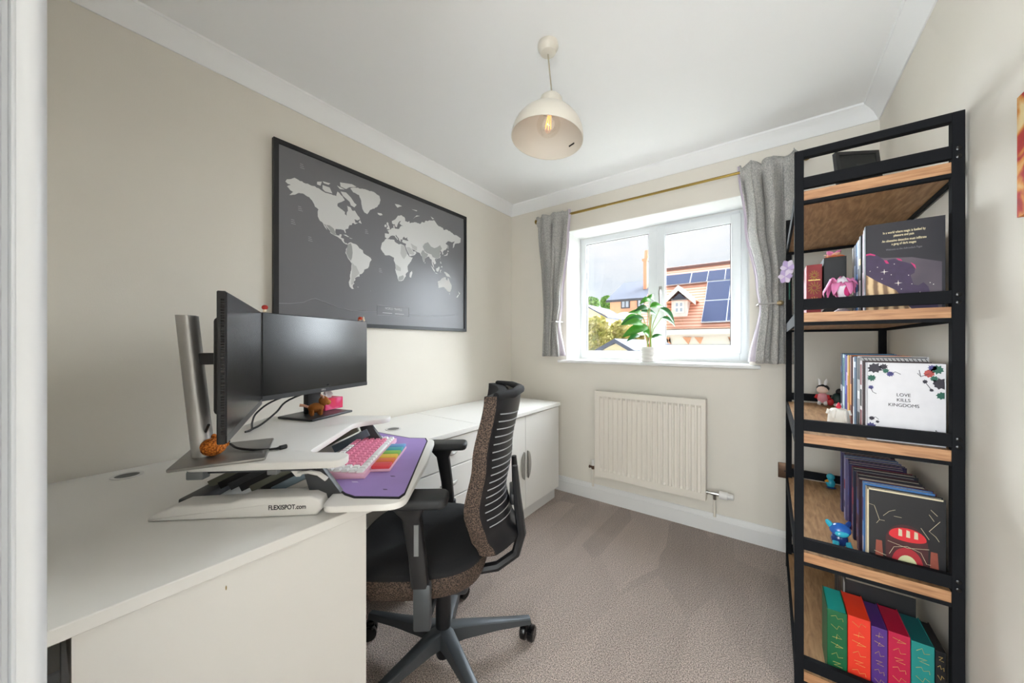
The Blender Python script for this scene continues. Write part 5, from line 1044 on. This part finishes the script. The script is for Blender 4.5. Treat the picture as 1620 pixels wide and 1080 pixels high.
# top tray: photo frame seen from behind
pf_ = thing('photo_frame', 'black photo frame on the top shelf seen from behind', 'photo frame', (.250, 1.655, SHZ[4] + .0006), radians(30))
TT = Matrix.Rotation(radians(-8), 4, 'X')
b = MB(); b.box(-.068, .068, 0, .014, 0, .012, TT).box(-.068, .068, 0, .014, .138, .150, TT).box(-.068, -.056, 0, .014, .012, .138, TT).box(.056, .068, 0, .014, .012, .138, TT); b.build('moulding', 'black_plastic', pf_, smooth=0)
MB().box(-.056, .056, .002, .010, .012, .138, TT).build('backing', mat('back_board', '#232422', .8), pf_, smooth=0)
b = MB(); b.prism([(-.02, .10), (.02, .10), (.028, .0), (-.028, .0)], -.002, .0, Matrix.Translation((0, -.045, .0012)) @ Matrix.Rotation(radians(66), 4, 'X')); b.build('stand', 'back_board', pf_, smooth=0)
MB().rbox(.02, .032, -.004, .002, .075, .085, .001, 1, TT).build('clip', 'silver', pf_)
# lilac flowers clipped to the bookcase
lf = thing('lilac_flower', 'lilac artificial flowers clipped to the bookcase post beside the curtain', 'flowers', (.060, 2.10, 1.50))
for c_, r_ in (((.006, 0, .03), .036), ((-.004, -.006, -.012), .034)):
    for k in range(6):
        a_ = 2 * pi * k / 6; b = MB()
        b.grid(lambda i, j: (c_[0] + cos(a_) * r_ * j * .8 - sin(a_) * (2 * i - 1) * r_ * .4 * sin(pi * (j * .85 + .1)), c_[1] - .010 * j, c_[2] + sin(a_) * r_ * j + cos(a_) * (2 * i - 1) * r_ * .4 * sin(pi * (j * .85 + .1))), 4, 6)
        o = b.build('petal', 'lilac_light' if k % 2 else 'lilac', lf, 80); o.modifiers.new('t', 'SOLIDIFY').thickness = .001
MB().tube([(.012, .002, .05), (.012, .002, -.12)], .003, 6).build('stem', 'leaf_green', lf)
# canvas on the right wall
cvz0, cvz1 = 1.44, 1.695
ca_ = thing('canvas_print', 'red and gold unframed canvas print on the right wall near the door', 'picture', (XR - .001, 1.078, cvz0))
MB().box(-.018, 0, -.166, .166, 0, cvz1 - cvz0).build('canvas', ramp_mat('canvas_red', 'noise', [(.35, '#6e0f14'), (.5, '#b02a22'), (.58, '#d9913f'), (.7, '#e8cf9a')], .7, 7, (1, 1, 1), 0, 3, 1.5), ca_, smooth=0)
# ------------------------------------------------------------------ outside the window
ZG = -2.75
mat('grass', '#a8a69a', .95, var=.2, vscale=2); mat('brick_soft', '#e0a888', .9, var=.12, vscale=3); mat('brick_warm', '#e6b092', .9, var=.12, vscale=3)
mat('slate', '#636877', .95, var=.12, vscale=2.5); mat('render_white', '#f0ece6', .85); mat('solar', '#2b3960', .7, spec=.15); mat('solar_frame', '#b9bec6', .4)
mat('ext_glass', '#aebccb', .15, spec=.8); mat('ext_frame_dark', '#50545c', .6); mat('bark', '#6b5644', .9); mat('render_cream', '#e9d9b4', .85)
ramp_mat('foliage', 'noise', [(.35, '#4a7a3c'), (.6, '#86ab5c')], .9, 3, bump=.6); ramp_mat('foliage_yellow', 'noise', [(.35, '#98994e'), (.55, '#c9c07c'), (.7, '#e2d8a4')], .9, 4, bump=.6)
def tile_mat():
    m = ramp_mat('roof_tile', 'waveZ', [(.05, '#b97a62'), (.3, '#e6a589'), (.9, '#f1bba2')], .85, 2.4, (1, 1, 1), .2, 2, .25); return m
tile_mat()
o = MB().box(-60, 60, 3.4, 140, ZG - .3, ZG).build('ground', 'grass', smooth=0); struct(o)
# right-hand house with the orange tiled roof: eave line along x at y = YE
YE, ZE = 15.0, 1.78; pitch = radians(42); run = 4.6
def roofpt(u, v, off=0.0):
    n = Vector((0, -sin(pitch), cos(pitch))); p0 = Vector((0, YE, ZE)) + n * off; r = ray(u, v); t = (p0 - Vector((0, 0, H))).dot(n) / r.dot(n); return Vector((0, 0, H)) + r * t
# choose the ridge from the photograph
rl = roofpt(1054.6, 426); rr2 = roofpt(1160, 415.2); ridge_y = (rl.y + rr2.y) / 2; ridge_z = ZE + (ridge_y - YE) * math.tan(pitch)
hx0, hx1 = roofpt(1030, 470).x - .2, roofpt(1160, 470).x + 6
h2 = thing('house', 'house with orange tiled roof, solar panels and a dormer window', 'house', ((hx0 + hx1) / 2, YE + 3, ZG)); OM = Matrix.Translation((-(hx0 + hx1) / 2, -(YE + 3), -ZG))
dp = 2 * (ridge_y - YE)
MB().box(hx0 + .3, hx1 - .3, YE + .3, YE + dp - .3, ZG, ZE - .05, OM).build('wall', 'render_white', h2, smooth=0)
b = MB(); v = [(hx0, YE, ZE), (hx1, YE, ZE), (hx1, ridge_y, ridge_z), (hx0, ridge_y, ridge_z), (hx0, YE + dp, ZE), (hx1, YE + dp, ZE)]
b.add(v, [(0, 1, 2, 3), (3, 2, 5, 4), (0, 3, 4), (1, 5, 2), (0, 4, 5, 1)], OM); b.build('roof', 'roof_tile', h2, smooth=0)
MB().tube([OM @ Vector((hx0, ridge_y, ridge_z)), OM @ Vector((hx1, ridge_y, ridge_z))], .10, 8).build('ridge_tiles', mat('ridge', '#8b6a62', .85), h2)
MB().box(hx0 - .05, hx1 + .05, YE - .16, YE + .04, ZE - .24, ZE - .04, OM).build('gutter', 'render_white', h2, smooth=0)
def panel(c4, name='solar_panel'):
    P = [OM @ roofpt(u, v, .10) for u, v in c4]; n = (P[1] - P[0]).cross(P[3] - P[0]).normalized()
    if n.y > 0: n = -n
    b = MB(); b.add([p - n * .05 for p in P] + P, [(0, 1, 2, 3), (4, 5, 6, 7), (0, 1, 5, 4), (1, 2, 6, 5), (2, 3, 7, 6), (3, 0, 4, 7)]); f = b.build(name, 'solar_frame', h2, smooth=0)
    c = sum(P, Vector()) / 4; Q = [c + (p - c) * .965 + n * .006 for p in P]; b = MB(); b.add(Q, [(0, 1, 2, 3)]); b.build('cells', 'solar', f, smooth=0)
def cp(x, y): return (910 + x / 4.321, 330 + y / 4.321)
for c4 in ([(620, 458), (798, 438), (782, 508), (620, 524)], [(800, 438), (912, 425), (898, 496), (786, 508)], [(914, 425), (1030, 412), (1020, 485), (900, 496)], [(1032, 411), (1130, 400), (1122, 478), (1024, 485)],
           [(905, 500), (1066, 487), (1050, 618), (886, 628)], [(1068, 487), (1200, 477), (1190, 606), (1052, 618)], [(885, 630), (1048, 620), (1032, 768), (860, 775)], [(1050, 620), (1190, 610), (1175, 758), (1034, 767)]): panel([cp(*q) for q in c4])
# dormer
d0 = roofpt(*cp(640, 740)); dx0, dx1 = ony(*cp(643, 700), d0.y).x, ony(*cp(782, 700), d0.y).x; dz0 = d0.z; dz1 = ony(*cp(700, 612), d0.y).z; dza = ony(*cp(700, 528), d0.y).z; dy = d0.y; xc = (dx0 + dx1) / 2
MB().box(dx0 + .08, dx1 - .08, dy, dy + 2.2, dz0, dz1, OM).build('dormer_wall', 'render_white', h2, smooth=0)
b = MB(); ov = .25; b.add([(dx0 - ov, dy - .2, dz1 - .12), (xc, dy - .2, dza), (dx1 + ov, dy - .2, dz1 - .12), (dx0 - ov, dy + 2.6, dz1 - .12), (xc, dy + 2.6, dza), (dx1 + ov, dy + 2.6, dz1 - .12)], [(0, 1, 4, 3), (1, 2, 5, 4), (0, 2, 5, 3), (3, 4, 5)], OM); b.build('dormer_roof', 'roof_tile', h2, smooth=0)
b = MB(); b.add([(dx0 + .10, dy - .02, dz1 - .05), (dx1 - .10, dy - .02, dz1 - .05), (xc, dy - .02, dza - .30)], [(0, 1, 2)], OM); b.build('dormer_gable', 'slate', h2, smooth=0)
b = MB()
for xa, za, xb, zb in ((dx0 - ov, dz1 - .12, xc, dza), (xc, dza, dx1 + ov, dz1 - .12)):
    b.add([(xa, dy - .24, za), (xb, dy - .24, zb), (xb, dy - .24, zb - .22), (xa, dy - .24, za - .22), (xa, dy - .18, za), (xb, dy - .18, zb), (xb, dy - .18, zb - .22), (xa, dy - .18, za - .22)], [(0, 1, 2, 3), (4, 5, 6, 7), (0, 1, 5, 4), (3, 2, 6, 7)], OM)
b.build('barge_boards', 'render_white', h2, smooth=0)
wf = MB().box(dx0 + .18, dx1 - .18, dy - .06, dy - .001, dz0 + .12, dz1 - .12, OM).build('window', 'render_white', h2, smooth=0)
for k in range(2):
    for j in range(2):
        wx, hz_ = (dx1 - dx0 - .36 - .24) / 2, (dz1 - dz0 - .24 - .24) / 2
        a0 = dx0 + .26 + k * (wx + .08); c0_ = dz0 + .20 + j * (hz_ + .08); MB().box(a0, a0 + wx, dy - .065, dy - .058, c0_, c0_ + hz_, OM).build('pane', 'ext_glass', wf, smooth=0)
# brick soldier arches over the ground floor windows
for u0, u1 in ((735, 795), (815, 875), (1045, 1090), (622, 648)):
    a0, a1 = ony(*cp(u0, 880), YE + .28).x, ony(*cp(u1, 880), YE + .28).x; za, zb = ony(*cp(u0, 925), YE + .28).z, ony(*cp(u0, 878), YE + .28).z
    b = MB(); b.prism([(a0 + .2, za), (a1 - .1, za), (a1, zb), (a0, zb)], -(YE + .30), -(YE + .24), OM @ frame((0, 0, 0), (1, 0, 0), (0, 0, 1))); b.build('brick_arch', 'brick_soft', h2, smooth=0)
    MB().box(a0 + .2, a1 - .1, YE + .27, YE + .30, za - 1.1, za, OM).build('window', 'ext_glass', h2, smooth=0)
# far brick house with slate roof and chimney
Y3 = 30.0
def p3(x, y, Y=Y3): return ony(*cp(x, y), Y)
e0, e1 = p3(218, 622), p3(560, 606); hx0, hx1 = e0.x, e1.x + 1.2; ez = (e0.z + p3(470, 611).z) / 2
h3 = thing('house', 'brick house with a slate roof and tall chimney farther off', 'house', ((hx0 + hx1) / 2, Y3 + 3, ZG)); OM3 = Matrix.Translation((-(hx0 + hx1) / 2, -(Y3 + 3), -ZG))
MB().box(hx0 + .2, hx1 - .2, Y3 + .2, Y3 + 6.8, ZG, ez, OM3).build('wall', 'brick_warm', h3, smooth=0)
rz = p3(350, 503, Y3 + 3.2).z; b = MB(); b.add([(hx0 - .1, Y3, ez), (hx1, Y3, ez), (hx1, Y3 + 3.4, rz), (hx0 + .3, Y3 + 3.4, rz), (hx0 - .1, Y3 + 7, ez), (hx1, Y3 + 7, ez)], [(0, 1, 2, 3), (3, 2, 5, 4), (0, 3, 4), (1, 5, 2), (0, 1, 5, 4)], OM3); b.build('roof', 'slate', h3, smooth=0)
MB().box(hx0 - .1, hx1, Y3 - .05, Y3 + .1, ez - .2, ez - .02, OM3).build('gutter', 'ext_frame_dark', h3, smooth=0)
cx0, cx1 = p3(474, 420, Y3 + 2).x, p3(497, 420, Y3 + 2).x; ctz = p3(485, 362, Y3 + 2).z
ch_ = MB().box(cx0, cx1, Y3 + 1.6, Y3 + 2.6, ez, ctz, OM3).build('chimney', 'brick_soft', h3, smooth=0)
MB().box(cx0 - .08, cx1 + .08, Y3 + 1.5, Y3 + 2.7, ctz, ctz + .18, OM3).build('chimney_cap', 'brick_soft', ch_, smooth=0)
MB().cyl(OM3 @ Vector(((cx0 + cx1) / 2, Y3 + 2.1, ctz + .18)), OM3 @ Vector(((cx0 + cx1) / 2, Y3 + 2.1, ctz + 1.0)), .22, .17, 10).build('chimney_pot', 'brick_warm', ch_)
for (xa, ya, xb, yb_) in ((315, 622, 375, 680), (425, 618, 480, 672)):
    A_, B_ = p3(xa, ya, Y3 + .2), p3(xb, yb_, Y3 + .2); wf = MB().box(A_.x, B_.x, Y3 + .10, Y3 + .205, B_.z, A_.z, OM3).build('window', 'ext_frame_dark', h3, smooth=0)
    mx_ = (A_.x + B_.x) / 2
    for (xa_, xb_) in ((A_.x + .1, mx_ - .05), (mx_ + .05, B_.x - .1)): MB().box(xa_, xb_, Y3 + .08, Y3 + .11, B_.z + .1, A_.z - .1, OM3).build('pane', 'ext_glass', wf, smooth=0)
# porch canopy of the far house
A_ = p3(260, 752, Y3 - 1); B_ = p3(415, 752, Y3 - 1); C_ = p3(335, 705, Y3 - 1)
b = MB(); n_ = 12; P = [((A_.x + B_.x) / 2 - (B_.x - A_.x) / 2 * cos(pi * k / n_), A_.z + (C_.z - A_.z) * sin(pi * k / n_)) for k in range(n_ + 1)]
b.prism(P, -(Y3 + .2), -(Y3 - 1), OM3 @ frame((0, 0, 0), (1, 0, 0), (0, 0, 1))); b.build('porch_canopy', 'render_white', h3, smooth=0)
# garage with gable just below the window and another gable at the left
def gable(label, pl, pa, pr_, Y, depth, m_wall, m_roof):
    A_, C_, B_ = ony(*cp(*pl), Y), ony(*cp(*pa), Y), ony(*cp(*pr_), Y); ez_ = (A_.z + B_.z) / 2
    t = thing('garage', label, 'garage', (C_.x, Y, ZG)); M_ = Matrix.Translation((-C_.x, -Y, -ZG))
    b = MB(); b.prism([(A_.x + .15, ZG), (B_.x - .15, ZG), (B_.x - .15, ez_), (C_.x, C_.z - .12), (A_.x + .15, ez_)], -(Y + depth), -Y, M_ @ frame((0, 0, 0), (1, 0, 0), (0, 0, 1))); b.build('wall', m_wall, t, smooth=0)
    for (P_, Q_) in ((A_, C_), (C_, B_)):
        b = MB(); b.add([(P_.x, Y - .15, P_.z), (Q_.x, Y - .15, Q_.z), (Q_.x, Y + depth, Q_.z), (P_.x, Y + depth, P_.z), (P_.x, Y - .15, P_.z - .1), (Q_.x, Y - .15, Q_.z - .1), (Q_.x, Y + depth, Q_.z - .1), (P_.x, Y + depth, P_.z - .1)], [(0, 1, 2, 3), (4, 5, 6, 7), (0, 1, 5, 4), (2, 3, 7, 6), (0, 3, 7, 4), (1, 2, 6, 5)], M_); b.build('roof_slope', m_roof, t, smooth=0)
    return t
gable('cream gabled garage just outside below the window', (130, 975), (280, 888), (430, 975), 9.0, 5.0, 'render_cream', 'slate')
gable('cream gabled outbuilding beside the brick house', (-60, 720), (60, 650), (225, 740), 24.0, 5.0, 'render_cream', 'slate')
# trees and shrubs
def leafcloud(b, c, r, n, s, rnd):
    for _ in range(n):
        while True:
            p = Vector((rnd.uniform(-1, 1), rnd.uniform(-1, 1), rnd.uniform(-1, 1)))
            if .35 < p.length < 1: break
        q = Vector((c[0] + p.x * r[0], c[1] + p.y * r[1], c[2] + p.z * r[2])); a1 = Vector((rnd.uniform(-1, 1), rnd.uniform(-1, 1), rnd.uniform(-1, 1))).normalized(); a2 = a1.orthogonal().normalized(); k = s * rnd.uniform(.6, 1.3)
        b.add([q - a1 * k, q + a2 * k * .6, q + a1 * k, q - a2 * k * .6], [(0, 1, 2, 3)])
rnd = random.Random(3)
def tree(label, u, v0, v1, Y, wpx, m, nm='tree', s=.22, n=900):
    top_ = ony(*cp(u, v0), Y); bot = ony(*cp(u, v1), Y); wd = abs(ony(*cp(u + wpx, v0), Y).x - top_.x) / 2; cz = (top_.z + bot.z) / 2
    t = thing(nm, label, nm, (top_.x, Y, ZG)); b = MB(); leafcloud(b, (0, 0, cz - ZG), (wd, wd * .8, (top_.z - bot.z) / 2), n, s, rnd); b.ball((0, 0, cz - ZG), (wd * .7, wd * .55, (top_.z - bot.z) * .36), 14); o = b.build('foliage', m, t, smooth=0, recalc=False); o['kind'] = 'stuff'
    MB().tube([(0, 0, 0), (.05, 0, (cz - ZG) * .6), (0, 0, cz - ZG)], [.22, .16, .08], 8).build('trunk', 'bark', t)
tree('broad green tree behind the far brick house', 110, 606, 690, 44, 100, 'foliage', s=.3)
tree('darker round tree touching the brick house roof', 215, 596, 690, 52, 80, 'foliage', s=.3)
tree('pale yellow-green hedge tree below the brick house', 150, 735, 1010, 14.5, 180, 'foliage_yellow', s=.14, n=2200)
tree('yellowish shrub beside the garage roof', 300, 770, 1010, 15.5, 170, 'foliage_yellow', s=.14, n=1800)
tree('low pale shrub behind the plant pot', 420, 790, 1010, 16.5, 120, 'foliage_yellow', s=.14, n=1400)
